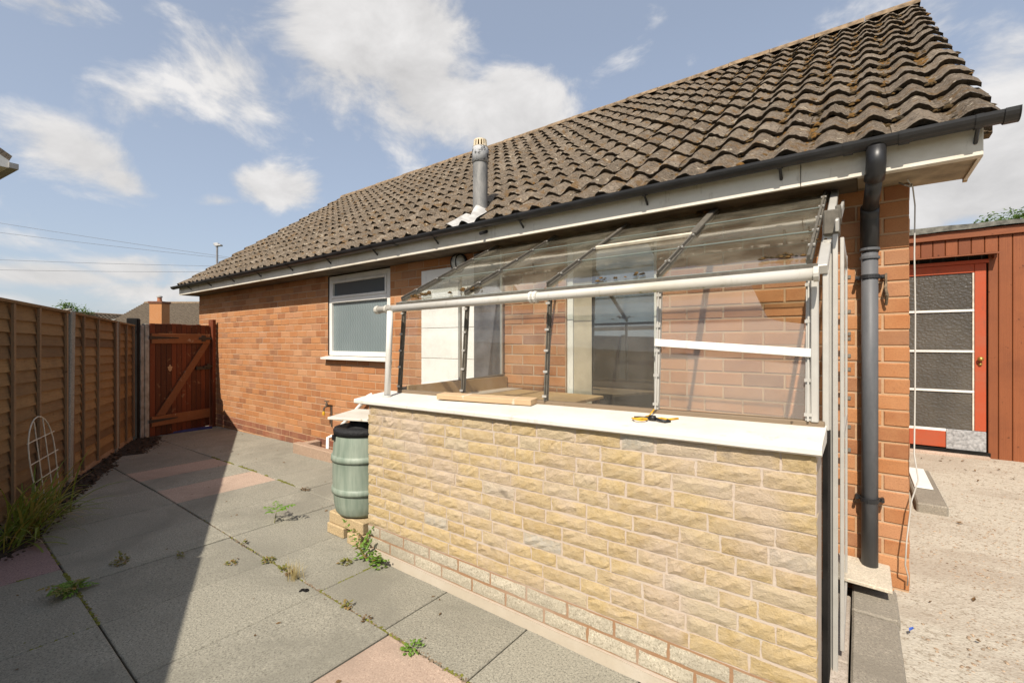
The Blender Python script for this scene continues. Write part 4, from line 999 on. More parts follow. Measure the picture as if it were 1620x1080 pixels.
# ------------------------------------------------------------------ fence
rfn = random.Random(9)
FH = 1.645; posts_s = [-3.20, -1.60, 0.0, 1.60, 3.21]
def fence_frame(s0): p = fence_pt(s0); return Matrix(((FD.x, FN.x, 0, p.x), (FD.y, FN.y, 0, p.y), (0, 0, 1, gz(p.x, p.y)), (0, 0, 0, 1)))
plab = ['concrete fence post behind the camera end of the run', 'concrete fence post just outside the near end', 'concrete fence post nearest the strap-leaved plant', 'tall grey concrete fence post beside the white wire trellis', 'grey concrete fence post next to the narrow last panel']
for s_, lb in zip(posts_s, plab):
    m = MB(); M4 = fence_frame(s_); M4 = M4 @ Matrix.Rotation(rfn.uniform(-.008, .012), 4, 'Y') @ Matrix.Rotation(rfn.uniform(-.01, .01), 4, 'X')
    m.cbox((-.05, -.045, -.15), (.05, .045, FH + .02), .008, M4)
    m.prism([M4 @ Vector(p) for p in ((-.044, -.038, FH + .019), (.044, -.038, FH + .019), (.03, 0, FH + .04), (-.03, 0, FH + .04))], M4.to_3x3() @ Vector((0, .038, 0)))
    tag(m.build('fence_post', POST), lb, 'post', 'concrete posts of the garden fence')
def panel(s0, s1, label, nb, battens):
    w = s1 - s0; M4 = fence_frame(s0); dz = gz(*fence_pt(s1).xy) - gz(*fence_pt(s0).xy)
    M4 = M4 @ Matrix(((1, 0, 0, 0), (0, 1, 0, 0), (dz / w, 0, 1, 0), (0, 0, 0, 1)))
    root = thing('fence', M4 @ Vector((w / 2, 0, .15)), label, 'fence', 'overlapped timber fence panels')
    n = 16; z0 = .105; z1 = FH - .03; ph = (z1 - z0) / n
    for k in range(n):
        z = z0 + k * ph; m = MB(); ns_ = 8; vs = []; ph0 = rfn.uniform(0, 50)
        for i in range(ns_ + 1):
            x = w * i / ns_; wob = .006 * mnoise.noise((x * 2.2 + ph0, 0, 0)) ; wt = .004 * mnoise.noise((x * 1.5 + ph0, 5, 0))
            for (y, zz) in ((.020, z + wob), (.0295, z + wob + .0005), (.004, z + ph + .048 + wt), (-.002, z + ph + .048 + wt)): vs.append(M4 @ Vector((x, y, zz)))
        fs = []
        for i in range(ns_):
            for q in range(4): fs.append((i * 4 + (q + 1) % 4, i * 4 + q, (i + 1) * 4 + q, (i + 1) * 4 + (q + 1) % 4))
        m.add(vs, fs); m.build('slat', WOOD_FENCE, root)
    for x in battens:
        m = MB(); m.cbox((x - .016, .0302, z0 - .02), (x + .016, .050, z1 + .02), .002, M4); m.build('batten', WOOD_BATTEN, root)
    m = MB(); m.cbox((0, -.018, z1 + .022), (w, .052, z1 + .046), .003, M4); m.build('capping_rail', WOOD_FENCE, root)
    m = MB(); m.cbox((0, -.02, -.03), (w, .022, .128), .004, M4)
    tag(m.build('gravel_board', mat_slab('gravel_board', (.36, .27, .20), (.40, .31, .23), (.2, .14, .1)) if 'gravel_board' not in bpy.data.materials else bpy.data.materials['gravel_board']), nb, 'gravel board', 'concrete boards under the fence panels')
pl = [('timber fence panel beyond the near end, mostly out of view', 'concrete board under the fence panel beyond the near end'), ('timber fence panel out of view beside the near slabs', 'concrete board under the fence panel beside the near slabs'),
      ('brown overlapped fence panel behind the strap-leaved plant and trellis', 'concrete board behind the strap-leaved plant'), ('brown overlapped fence panel between the two concrete posts', 'pinkish concrete board above the dark soil strip'), ('narrow brown fence panel next to the blackened gate post', 'short concrete board beside the blackened gate post')]
ends = posts_s + [4.12]
for i in range(5):
    w = ends[i + 1] - ends[i] - .11
    bts = [.02, w * .26, w * .52, w * .76, w - .02] if i < 4 else [.02, w * .5, w - .02]
    if i == 3: bts = [.02, .32, .80, w - .02]
    if i == 2: bts = [.02, .42, .86, w - .04]
    panel(ends[i] + .042, ends[i] + .068 + w, pl[i][0], pl[i][1], bts)
# gate and its posts
GA0, GA1 = Vector((-8.38, 2.13, gz(-8.4, 0))), Vector((-8.74, 3.04, gz(-8.6, 0)))
gd = (GA1 - GA0); gw = math.hypot(gd.x, gd.y); gdx = Vector((gd.x, gd.y, 0)).normalized(); gn = Vector((gdx.y, -gdx.x, 0))   # towards the camera
if gn.x < 0: gn = -gn
GM = Matrix(((gdx.x, gn.x, 0, GA0.x), (gdx.y, gn.y, 0, GA0.y), (0, 0, 1, GA0.z), (0, 0, 0, 1)))
gt = thing('garden_gate', GA0, 'red-brown timber gate with ledges and a diagonal brace', 'gate')
nb_ = 12; bw = gw / nb_
for k in range(nb_):
    m = MB(); m.cbox((k * bw + .001, -.011, .012 + rfn.uniform(-.006, .006)), ((k + 1) * bw - .002, .011, 1.70 + rfn.uniform(-.006, .008)), .004, GM); m.build('board', WOOD_GATE, gt)
for z in (1.42, .18):
    m = MB(); m.cbox((.01, .012, z - .02), (gw - .01, .034, z + .13), .004, GM); m.build('ledge', WOOD_GATE_H, gt)
bA, bB = GM @ Vector((.16, .024, .335)), GM @ Vector((gw - .07, .024, 1.395))
MB().beam(bA, bB, .022, .13, b=.004).build('brace', WOOD_GATE_H, gt) if False else None
m = MB(); m.prism([GM @ Vector(p) for p in ((.07, .012, .315), (.21, .012, .315), (gw - .02, .012, 1.398), (gw - .14, .012, 1.398))], gn * .023); m.build('brace', WOOD_GATE_H, gt)
for z, w0 in ((1.485, .42), (.245, .40)):
    m = MB(); m.prism([GM @ Vector(p) for p in ((-.03, .0345, z - .025), (w0, .0345, z - .008), (w0, .0345, z + .008), (-.03, .0345, z + .025))], gn * .005); m.build('hinge', BLACK, gt)
m = MB(); m.cbox((gw - .22, .0345, 1.46), (gw + .03, .05, 1.50), .004, GM); m.cbox((gw - .17, .035, 1.43), (gw - .10, .045, 1.53), .003, GM); m.build('latch', BLACK, gt)
m = MB(); m.cbox((gw - .26, .012, .965), (gw - .005, .036, 1.02), .004, GM); m.cbox((gw - .14, .036, 1.0), (gw + .05, .056, 1.03), .004, GM); m.cbox((gw - .08, .04, .98), (gw - .03, .052, 1.06), .003, GM); m.build('bolt', BLACK, gt)
m = MB(); m.prism([GM @ Vector((.30 + .035 * math.cos(a) * (1 + .3 * math.sin(5 * a)), .0113, 1.02 + .045 * math.sin(a) * (1 + .25 * math.cos(4 * a)))) for a in [i * .45 for i in range(14)]], gn * .0012); m.build('paint_scab', simple('bare_wood', (.45, .30, .17), .8), gt)
m = MB(); m.cbox((gw + .012, -.035, -.05), (gw + .075, .06, 1.80), .005, GM); tag(m.build('gate_post', WOOD_GATE), 'red-brown timber gate post fixed against the brick wall', 'post')
m = MB(); m.cbox((-.075, -.05, -.05), (-.012, .02, 1.69), .005, GM); tag(m.build('gate_post', simple('pale_post', (.33, .31, .26), .9, var=.4, scale=12, bump=.4)), 'pale grey post that the gate hangs from', 'post')
m = MB(); m.cbox((-.145, -.02, -.05), (-.095, .03, 1.67), .004, GM); tag(m.build('gate_post', simple('grey_strip', (.30, .28, .24), .9, var=.4, scale=12)), 'second slim grey post between the black post and the gate', 'post')
pb_ = fence_pt(4.17); m = MB(); M4 = fence_frame(4.21); m.cbox((-.085, -.06, -.1), (.085, .07, 1.76), .012, M4); tag(m.build('gate_post', BLACK_POST), 'blackened square post at the end of the fence', 'post')
m = MB(); m.box((-8.62, 2.25, .0), (-8.5, 3.0, .03)); m.v = [(x, y, z + gz(x, y)) for x, y, z in m.v]; tag(m.build('blue_sheet', simple('blue_plastic', (.04, .05, .16), .5, var=.5)), 'crumpled dark blue plastic strip under the gate', 'sheet')

# white wire trellis against the fence
tl = thing('wire_trellis', fence_pt(.72, .12), 'small white arched wire trellis leaning on the fence panel', 'trellis')
WIRE = simple('white_wire', (.50, .45, .36), .6, var=.25, scale=30)
def tp_(u, z): return fence_pt(.50 + u, .16 - .10 * z) + Vector((0, 0, z))
arch = [tp_(.06, .0), tp_(.0, .42)] + [tp_(.235 - .235 * math.cos(a), .50 + .27 * math.sin(a)) for a in [i * math.pi / 12 for i in range(13)]] + [tp_(.47, .42), tp_(.43, .0)]
MB().tube(arch, .0048, 7).build('arch_wire', WIRE, tl, smooth=True)
for u, z1 in ((.16, .74), (.32, .75)): MB().tube([tp_(u, .02), tp_(u, z1)], .0038, 6).build('upright_wire', WIRE, tl)
for z, e in ((.30, .02), (.44, .06), (.60, .03)): MB().tube([tp_(0.0, z), tp_(.47 + e, z + .01)], .004, 6).build('cross_wire', WIRE, tl)

# ------------------------------------------------------------------ red-brown outbuilding on the right
SY = 6.65; SZ0 = .16
sh = thing('shed', (1.6, SY, SZ0), 'red-brown board clad shed with felt roof and red glazed door', 'shed')
SX0, SX1 = .235, 3.6
MB().box((SX0 + .01, SY + .022, -.2), (.36, SY + 2.6, 2.40)).build('frame', WOOD_SHED, sh); MB().box((.361, SY + .06, -.2), (SX1, SY + 2.6, 2.40)).build('body', simple('shed_inside', (.03, .025, .02), .9), sh)
x = SX0; rsx = random.Random(4)
while x < SX1:
    w = .098; z0 = SZ0 - .01 + rsx.uniform(-.006, .006)
    if x + w > .30 and x < 1.03: 
        if x + w > 1.03: pass
        MB().cbox((x + .002, SY, 2.262), (x + w - .002, SY + .02, 2.43), .005).build('cladding_board', WOOD_SHED, sh)
        if x + w > 1.03: MB().cbox((1.045, SY, z0), (x + w - .002, SY + .02, 2.26), .005).build('cladding_board', WOOD_SHED, sh)
    else: MB().cbox((x + .002, SY, z0), (x + w - .002, SY + .02, 2.43), .005).build('cladding_board', WOOD_SHED, sh)
    x += w
MB().cbox((SX0 - .05, SY - .03, 2.43), (SX1 + .05, SY - .005, 2.515), .005).build('fascia_board', WOOD_SHED, sh)
ff = MB()
for i in range(40):
    a = SX0 - .08 + (SX1 - SX0 + .16) * i / 40; b = SX0 - .08 + (SX1 - SX0 + .16) * (i + 1) / 40
    ha = .012 * mnoise.noise((a * 3, 0, 0)); hb = .012 * mnoise.noise((b * 3, 0, 0)); sa = -.03 * (a - SX0); sb = -.03 * (b - SX0)
    ff.add([(a, SY - .06, 2.518 + ha), (b, SY - .06, 2.518 + hb), (b, SY - .055, 2.59 + hb + sb), (a, SY - .055, 2.59 + ha + sa), (b, SY + 2.7, 2.56), (a, SY + 2.7, 2.56)], [(0, 1, 2, 3), (3, 2, 4, 5)])
ff.build('roof_felt', FELT, sh)
hd = MB(); hd.prism([(.25, SY - .14, 2.232), (.25, SY - .14, 2.246), (.25, SY - .005, 2.262), (.25, SY - .005, 2.245)], (.86, 0, 0)); hd.box((1.07, SY - .10, 2.195), (1.09, SY - .01, 2.228)); hd.build('door_hood', WOOD_SHED, sh)
# door
dxa, dxb = .30, 1.03
dm = MB(); dm.cbox((dxb - .085, SY - .004, .435), (dxb, SY + .035, 2.16), .004); dm.cbox((dxa, SY - .004, .435), (dxa + .085, SY + .035, 2.16), .004); dm.cbox((dxa + .086, SY - .004, 2.07), (dxb - .086, SY + .035, 2.16), .004)
sdo = dm.build('door', RED_DOOR, sh)
MB().cbox((dxa - .06, SY - .012, 2.163), (dxb + .02, SY + .02, 2.20), .003).build('door_head', RED_DOOR, sdo)
MB().cbox((dxa, SY - .003, .235), (.728, SY + .033, .405), .004).build('kick_board', RED_DOOR, sdo); MB().cbox((.731, SY - .006, .225), (dxb, SY + .033, .433), .004).build('kick_board', DOOR_GREY, sdo)
MB().cbox((dxa, SY - .002, .406), (.730, SY + .03, .434), .002).build('bottom_bead', UPVC, sdo)
for z in (1.679, 1.254, .836): MB().cbox((dxa + .087, SY - .006, z - .012), (dxb - .087, SY + .02, z + .012), .003).build('glazing_bar', UPVC, sdo)
m = MB(); m.box((dxb - .100, SY - .002, .436), (dxb - .0875, SY + .012, 2.068)); m.build('putty_line', simple('putty', (.55, .50, .42), .8, var=.3, scale=30), sdo)
t = NT('hammered_glass'); t.setp('Base Color', t.mix(t.noise(2.6, 3), (.018, .016, .013), (.12, .105, .085))); t.setp('Roughness', .24); t.setp('Specular IOR Level', .65); vb = t.voro(40, 'SMOOTH_F1', 'pos', (1, 1, 1.25)); t.bump(vb, .5, .012); HAM = t.m
for a, b in ((.437, .824), (.848, 1.242), (1.266, 1.667), (1.691, 2.068)): MB().box((dxa + .0865, SY + .010, a), (dxb - .1005, SY + .015, b)).build('door_pane', HAM, sdo)
kb = MB(); kb.lathe([(.0, -.055), (.018, -.05), (.024, -.035), (.016, -.02), (.009, -.016), (.009, -.003)], (.985, SY, 1.18), 14, 'y'); kb.lathe([(0, -.02), (.015, -.018), (.015, -.003)], (.985, SY, 1.125), 12, 'y'); kb.build('knob', BRASS, sdo, smooth=True)
MB().box((dxa - .06, SY - .02, .185), (dxb + .03, SY + .02, .222)).build('threshold', BLACK_POST, sh)
MB().cbox((dxa - .06, SY - .10, .12), (dxb + .02, SY - .021, .19), .006).build('door_step', mat_slab('step', (.46, .36, .28), (.5, .42, .34), (.3, .12, .08)), sh)

# ------------------------------------------------------------------ slabs and blocks at the corner
for (x0, x1, y0, y1, z1, lb) in ((-.030, .150, 2.735, 3.06, .075, 'smooth grey concrete kerb block below the downpipe tile'), (-.028, .142, 1.55, 2.728, .066, 'long rough concrete kerb between the paving and the yard')):
    tag(MB().cbox((x0, y0, -.06), (x1, y1, z1), .008).build('concrete_kerb', CONC), lb, 'kerb', 'concrete kerbs at the house corner')
m = MB(); m.cbox((-.095, 2.875, .132), (.128, 3.15, .152), .004); m.v = [(x, y, z + .06 * (y - 2.875) - .03 * (x - .02)) for x, y, z in m.v]
tag(m.build('paving_tile', mat_slab('cream_tile', (.56, .49, .38), (.60, .53, .43), (.35, .3, .22))), 'cream tile lying under the foot of the downpipe', 'tile')
tag(MB().cbox((-.02, 3.02, .077), (.12, 3.155, .136), .005).build('brick_support', BRICK_DARK), 'dark brick holding up the cream tile', 'brick')
bl = MB().cbox((.34, 4.55, .05), (.515, 5.75, .155), .01).build('concrete_block', CONC); tag(bl, 'concrete step block standing against the house end wall', 'block')
m = MB(); m.cbox((.36, 5.0, .157), (.475, 5.72, .170), .003); tag(m.build('paving_tile', mat_white('white_tile', (.75, .74, .70), (.5, .48, .42), .4)), 'white tile lying on the concrete step block', 'tile')
bp_ = MB(); 
flat_leaf(bp_, (.185, 2.72, .065), .02, rs, .2); tag(bp_.build('blue_scrap', simple('blue_scrap', (.05, .12, .45), .5)), 'scrap of blue plastic on the yard by the corner', 'litter')
ll = MB()
for k in range(46):
    y = 5.5 + rs.random() ** .6 * 1.0 if k < 40 else rs.uniform(2.4, 4.5); x = .5 + rs.random() * 1.2 if k < 40 else rs.uniform(.25, .6)
    flat_leaf(ll, (x, y, yz(x, y) + .012), rs.uniform(.008, .022), rs)
stuff(ll.build('fallen_leaves', DEADLEAF))

# ------------------------------------------------------------------ plants
rp_ = random.Random(31)
def blade(mb, base, az, L, w, lean, droop, rnd, segs=6):
    d = Vector((math.cos(az), math.sin(az), 0)); sd = Vector((-d.y, d.x, 0)); p = Vector(base); th = math.pi / 2 - lean; vs = []
    tw = rnd.uniform(-.5, .5)
    for i in range(segs + 1):
        q = i / segs; ww = w * (1 - q ** 2.2) * (.55 + .45 * min(1, q * 4)); s2 = sd * math.cos(tw * q) + Vector((0, 0, 1)) * math.sin(tw * q)
        vs += [p - s2 * ww / 2, p + Vector((0, 0, -ww * .12)), p + s2 * ww / 2] if False else [p - s2 * ww / 2, p + s2 * ww / 2]
        p = p + (d * math.cos(th) + Vector((0, 0, 1)) * math.sin(th)) * (L / segs); th -= droop / segs * (.4 + 1.4 * q)
    return mb.add(vs, [(2 * i, 2 * i + 1, 2 * i + 3, 2 * i + 2) for i in range(segs)])
sp = thing('strap_leaf_plant', fence_pt(.30, .16, .03), 'clump of long arching strap leaves at the foot of the fence', 'plant')
for k in range(170):
    s_ = rp_.gauss(.30, .20); o_ = abs(rp_.gauss(.16, .07)); p = fence_pt(max(-.1, min(.8, s_)), min(.3, o_), .02)
    az = rp_.gauss(math.atan2(FN.y, FN.x) - .1, 1.25); m = MB()
    if k % 6 == 0: blade(m, p, az, rp_.uniform(.22, .40), rp_.uniform(.007, .012), rp_.uniform(.5, 1.2), rp_.uniform(.8, 1.6), rp_); mt = STRAW
    else: blade(m, p, az, rp_.uniform(.26, .56), rp_.uniform(.012, .022), abs(rp_.gauss(.6, .4)), rp_.uniform(.6, 2.2), rp_); mt = LEAF_STRAP
    m.build('leaf', mt, sp, smooth=True)
def leaflet(mb, c, d, r, rnd, wide=.55):
    d = Vector(d).normalized(); u = Vector((0, 0, 1)); s_ = d.cross(u).normalized() if abs(d.z) < .95 else Vector((1, 0, 0)); n = s_.cross(d)
    c = Vector(c); cu = rnd.uniform(.05, .3)
    mb.add([c, c + d * r * .5 + s_ * r * wide * .5 - n * 0, c + d * r - n * r * cu, c + d * r * .5 - s_ * r * wide * .5, c + d * r * .5 + n * r * .12], [(0, 1, 4), (1, 2, 4), (2, 3, 4), (3, 0, 4)])
def pinnate(mb, base, az, L, n, r, rnd, rise=.8, droop=1.0):
    p = Vector(base); th = rise; d = Vector((math.cos(az), math.sin(az), 0)); pts = [p.copy()]
    for i in range(n):
        f = d * math.cos(th) + Vector((0, 0, 1)) * math.sin(th); p = p + f * L / n; pts.append(p.copy()); th -= droop / n
        if i > 0:
            sd = Vector((-d.y, d.x, 0)); k = 1 - .5 * i / n
            for sg in (-1, 1): leaflet(mb, p, sd * sg + f * .5 + Vector((0, 0, rnd.uniform(-.1, .25))), r * k * rnd.uniform(.8, 1.2), rnd)
    leaflet(mb, p, f, r * .8, rnd); return pts
# little ash seedling on the paving
def seedling():
    x, y = -3.485, 1.64; r = thing('seedling', (x, y, 0), 'fresh green seedling with divided leaves growing from a paving joint', 'plant')
    st = MB().tube([(x, y, -.01), (x + .004, y + .01, .05), (x + .0, y + .015, .075)], .003, 6); st.build('stem', LEAF_OLIVE, r)
    for az, L in ((2.7, .12), (.55, .15), (3.6, .09), (.9, .12), (4.8, .06), (2.2, .08), (.2, .10)):
        m = MB(); pinnate(m, (x, y + .012, .066), az, L, 5, .042, rp_, .75, .7); m.build('leaf', LEAF, r)
seedling()
def tuft(x, y, n, L, mat, name, label, spread=.5, w=.004):
    mb = MB()
    for k in range(n): blade(mb, (x + rp_.gauss(0, .022), y + rp_.gauss(0, .018), 0), rp_.uniform(0, 6.28), L * rp_.uniform(.5, 1.15), w, abs(rp_.gauss(0, spread)), rp_.uniform(0, 1.0), rp_, 4)
    o = mb.build(name, mat); tag(o, label, 'plant')
tuft(-2.575, 1.325, 90, .105, STRAW, 'grass_tuft', 'dry straw-coloured grass tuft standing in the long paving joint', .45, .0026)
def weed(x, y, r, n, mat, label, name='weed', leaf=.022, h=.03):
    mb = MB()
    for k in range(n):
        a = rp_.uniform(0, 6.28); q = r * rp_.random() ** .6; z = h * rp_.random() * (1.1 - q / r)
        leaflet(mb, (x + q * math.cos(a) * .8, y + q * math.sin(a) * .8, z + .003), (math.cos(a + rp_.gauss(0, .6)), math.sin(a + rp_.gauss(0, .6)), rp_.uniform(-.1, .7)), leaf * rp_.uniform(.6, 1.3), rp_, .6)
    tag(mb.build(name, mat), label, 'weed', 'weeds in the paving joints')
weed(-1.57, 1.335, .05, 46, LEAF, 'bright green weed beside the near pink slab')
weed(-2.90, 1.33, .045, 40, LEAF_OLIVE, 'olive weed in the long joint left of the dry grass')
weed(-2.72, 1.335, .03, 26, LEAF_OLIVE, 'small brownish weed close behind the dry grass tuft')
weed(-2.63, 1.335, .024, 20, DEADLEAF, 'withered brown weed touching the dry grass tuft')
weed(-2.08, 1.35, .028, 22, LEAF_OLIVE, 'small star-shaped weed in the joint near the cross of slabs')
weed(-3.28, 1.34, .02, 14, LEAF_OLIVE, 'tiny weed in the joint below the seedling')
weed(-2.50, 1.60, .04, 40, LEAF_OLIVE, 'low weed in the cross joint by the stone wall corner')
weed(-3.60, .77, .045, 60, LEAF_OLIVE, 'bushy little weed growing in the shaded slabs', h=.06)
weed(-3.40, 1.02, .02, 30, LEAF_OLIVE, 'tiny upright weed on the shaded slab', h=.06, leaf=.016)
weed(-3.06, 1.18, .025, 20, LEAF_OLIVE, 'flat weed on the sunlit slab near the shadow edge', h=.008)
weed(-4.02, 2.17, .04, 30, DEADLEAF, 'brown dried weed in the joint beyond the pink slab')
weed(-1.9, 1.335, .018, 12, DEADLEAF, 'speck of dried weed midway along the long joint')
# moss in the joints
js = MB()
def joint(x0, y0, x1, y1, n, r=.006):
    for k in range(n):
        q = rp_.random(); x = x0 + (x1 - x0) * q + rp_.gauss(0, .004); y = y0 + (y1 - y0) * q + rp_.gauss(0, .004)
        if mnoise.noise((x * 5, y * 5, 0)) < -.05: continue
        js.lump((x, y, gz(x, y) - .004), r * rp_.uniform(.5, 1.5), .7, rp_, 5)
joint(-6.3, 2.175, -4.1, 2.175, 420, .010); joint(-3.8, -.1, -3.8, .54, 90, .005); joint(-4.5, .54, -2.9, .54, 200, .006); joint(-2.9, .54, -2.9, -.26, 50); joint(-3.79, .0, -3.79, .53, 60, .009)
joint(-3.7, .54, -3.3, .54, 110, .009); joint(-2.9, 1.342, -1.2, 1.342, 240, .006); joint(-4.5, 1.342, -2.9, 1.342, 120, .005); joint(-3.79, .3, -2.95, .3, 10); joint(-2.335, 1.345, -2.335, 1.76, 40, .006); joint(-4.6, 2.175, -4.0, 2.175, 60, .008)
stuff(js.build('joint_moss', MOSS_GREEN))
jd = MB()
for (x0, y0, x1, y1, n) in ((-2.5, 1.342, -1.15, 1.342, 320), (-4.5, 1.342, -2.5, 1.342, 200), (-4.5, .542, -2.9, .542, 160), (-2.4, 1.37, -2.2, 1.30, 20)):
    for k in range(n):
        q = rp_.random(); jd.lump((x0 + (x1 - x0) * q, y0 + (y1 - y0) * q + rp_.gauss(0, .007), -.003), rp_.uniform(.002, .007), .6, rp_, 5)
stuff(jd.build('joint_dirt', simple('sandy_dirt', (.20, .15, .10), 1, var=.6, scale=40)))
dbr = MB()
for k in range(130):
    x = rp_.uniform(-8.2, -1.3); y = rp_.uniform(.0, 3.1)
    if -2.6 < x and y > 1.7: continue
    flat_leaf(dbr, (x, y, gz(x, y) + .004), rp_.uniform(.005, .016), rp_, .25)
stuff(dbr.build('fallen_leaves', DEADLEAF))
m = MB()
for k in range(14): m.lump((-2.40 + rp_.gauss(0, .014), 1.30 + rp_.gauss(0, .010), -.002), rp_.uniform(.006, .013), .8, rp_)
tag(m.build('burnt_clod', BLACK_POST), 'small black clod lying at the crossing of the joints', 'clod')
# fern-like weed at the near edge of the shaded slabs
def fern():
    x, y = -3.40, .535; r = thing('fern', (x, y, 0), 'yellow-green fern-like weed growing from the shaded joint', 'plant')
    for k in range(13):
        m = MB(); pinnate(m, (x + rp_.gauss(0, .015), y + rp_.gauss(0, .01), 0), rp_.uniform(0, 6.28), rp_.uniform(.07, .15), 6, .045, rp_, rp_.uniform(.5, 1.3), 1.0); m.build('leaf', LEAF_OLIVE if k % 3 == 0 else LEAF, r)
fern()
# creeping weed at the corner of the stone wall
def creeper():
    r = thing('creeping_weed', (-2.46, 1.72, 0), 'bright green creeping weed at the left foot of the stone wall', 'plant')
    for k in range(9):
        m = MB(); x = -2.52 + rp_.random() * .22; y = 1.73 - (x + 2.5) * .12 + rp_.uniform(-.03, .01); L = rp_.uniform(.08, .20) * (1.2 - (x + 2.52) * 2.5)
        pts = pinnate(m, (x, y, 0), rp_.uniform(0, 6.28), L, 7, .042, rp_, 1.35, .5); m.build('leafy_shoot', LEAF if k % 3 else LEAF_OLIVE, r)
    m = MB()
    for k in range(60): leaflet(m, (-2.50 + rp_.random() * .26, 1.70 + rp_.uniform(-.03, .04), rp_.random() * .06), (rp_.gauss(0, 1), -abs(rp_.gauss(0, 1)), .3), rp_.uniform(.02, .04), rp_, .7)
    m.build('low_leaves', LEAF, r)
creeper()
m = MB()
for k in range(26): leaflet(m, (.235 + rp_.gauss(0, .03), 2.09 + rp_.gauss(0, .03), yz(.2, 2.1) + rp_.random() * .02), (rp_.gauss(0, 1), rp_.gauss(0, 1), .4), .02, rp_, .7)
tag(m.build('weed', LEAF_OLIVE), 'small yellowish weed in the gravelly yard at the front', 'weed')

# ------------------------------------------------------------------ beyond the fence
def nb_house(name, label, cx, cy, L, W, ez, rz, rot, brick_m, tile_m):
    h = thing(name, (cx, cy, -.1), label, 'house'); M4 = Matrix.Translation((cx, cy, 0)) @ Matrix.Rotation(rot, 4, 'Z')
    m = MB(); m.box((-L / 2, -W / 2, -.2), (L / 2, W / 2, ez), M4); m.prism([M4 @ Vector(p) for p in ((-L / 2, -W / 2, ez), (-L / 2, W / 2, ez), (-L / 2, 0, rz - .08))], M4.to_3x3() @ Vector((L, 0, 0))); m.build('wall', brick_m, h)
    return h, M4
t = NT('far_tile'); oo = t.noise(.9, 4); t.setp('Base Color', t.mix(t.noise(6, 4, .7), (.035, .027, .02), (.19, .15, .105))); t.setp('Roughness', .9); FAR_TILE = t.m
def pantile_roof(h, M4, L, W, ez, rz, over=.35):
    rows = 18
    for sg in (-1, 1):
        m = MB(); ncol = int((L + .4) / .30); sub = 6
        for r in range(rows):
            s0, s1 = r / rows, (r + 1) / rows
            f = lambda s_, dz: ((W / 2 + over) * (1 - s_), ez - .18 + (rz - ez + .18) * s_ + dz)
            n = ncol * sub; base = len(m.v)
            for i in range(n + 1):
                x = -L / 2 - .2 + (L + .4) * i / n; c = .05 * (.5 + .5 * math.cos(6.283 * i / sub))
                (y0, z0), (y1, z1) = f(s0, .06 + c), f(s1, .0 + c)
                m.v += [tuple(M4 @ Vector((x, sg * y0, z0))), tuple(M4 @ Vector((x, sg * y1, z1))), tuple(M4 @ Vector((x, sg * y0, z0 - .06)))]
            for i in range(n):
                a = base + i * 3; b = a + 3; m.f += [(a, b, b + 1, a + 1) if sg < 0 else (b, a, a + 1, b + 1), (a + 2, b + 2, b, a) if sg < 0 else (b + 2, a + 2, a, b)]
        m.build('roof_slope', FAR_TILE, h)
    m = MB(); m.tube([M4 @ Vector((-L / 2 - .2, 0, rz + .02)), M4 @ Vector((L / 2 + .2, 0, rz + .02))], .12, 8); m.build('ridge', RIDGE, h)
FAR_BRICK = mat_brick('far_brick')
rotn = math.radians(37.28)
r0 = pix_ray(275, 541).normalized(); cxy = Vector((0, 0, 0)) + Vector((-37.9, 11.6, 0))
h, M4 = nb_house('neighbour_house', 'bungalow with grey pantiled roof and brick chimney beyond the gate', cxy.x - .9, cxy.y + 3.4, 13.0, 7.0, 2.5, 4.35, rotn - .0, FAR_BRICK, FAR_TILE)
pantile_roof(h, M4, 13.0, 7.0, 2.5, 4.35)
# chimney sits on the near slope
ray = pix_ray(252.5, 478); f_ = Vector((-ST, CT, 0)); k = 30.0 / (ray.x * -ST + ray.y * CT); cp = Vector((ray.x * k, ray.y * k, 0))
ch = MB(); Mc = Matrix.Translation((cp.x, cp.y, 0)) @ Matrix.Rotation(rotn, 4, 'Z'); ch.box((-.40, -.35, 2.0), (.40, .35, 3.86), Mc); cho = ch.build('chimney', FAR_BRICK, h)
cc = MB(); cc.box((-.44, -.39, 3.862), (.44, .39, 3.93), Mc); cc.box((-.46, -.42, 3.932), (.46, .42, 4.0), Mc); cc.build('chimney_cap', BRICK_DARK, cho)
cc = MB().lathe([(.14, 0), (.12, .25), (.14, .27)], (cp.x, cp.y, 4.0), 10); cc.build('chimney_pot', simple('pot', (.35, .14, .07), .8), cho)
cc = MB().lathe([(.0, .16), (.16, .08), (.16, .0)], (cp.x, cp.y, 4.28), 10); cc.build('cowl', ALU, cho)
h2, M42 = nb_house('neighbour_house', 'low roof just showing over the end of the fence', -47, 8.2, 8, 6, 1.9, 3.5, 2.0, FAR_BRICK, FAR_TILE); pantile_roof(h2, M42, 8, 6, 1.9, 3.5)
# house whose eave corner shows at the left edge
ra = pix_ray(22, 258); kk = 8.6 / (-(ra.x * ST) + ra.y * CT); ec = Vector((ra.x * kk, ra.y * kk, CAMZ + ra.z * kk))
vh = thing('neighbour_house', (ec.x - 3, ec.y - 3, 0), 'white boarded eave corner of the next house at the picture edge', 'house')
rt_, fw_ = Vector((CT, ST, 0)), Vector((-ST, CT, 0))
back = (rt_ * -.87 + fw_ * .49).normalized(); out = (rt_ * .49 + fw_ * .87).normalized()
Mv = Matrix(((out.x, back.x, 0, ec.x), (out.y, back.y, 0, ec.y), (0, 0, 1, ec.z), (0, 0, 0, 1)))
m = MB(); m.box((-6.5, .2, -6), (-.45, 5.8, -.02), Mv); m.prism([Mv @ Vector(p) for p in ((-6.4, .3, -.01), (-.55, .3, -.01), (-3.5, .3, 1.9))], Mv.to_3x3() @ Vector((0, 5.4, 0))); m.build('wall', FAR_BRICK, vh)
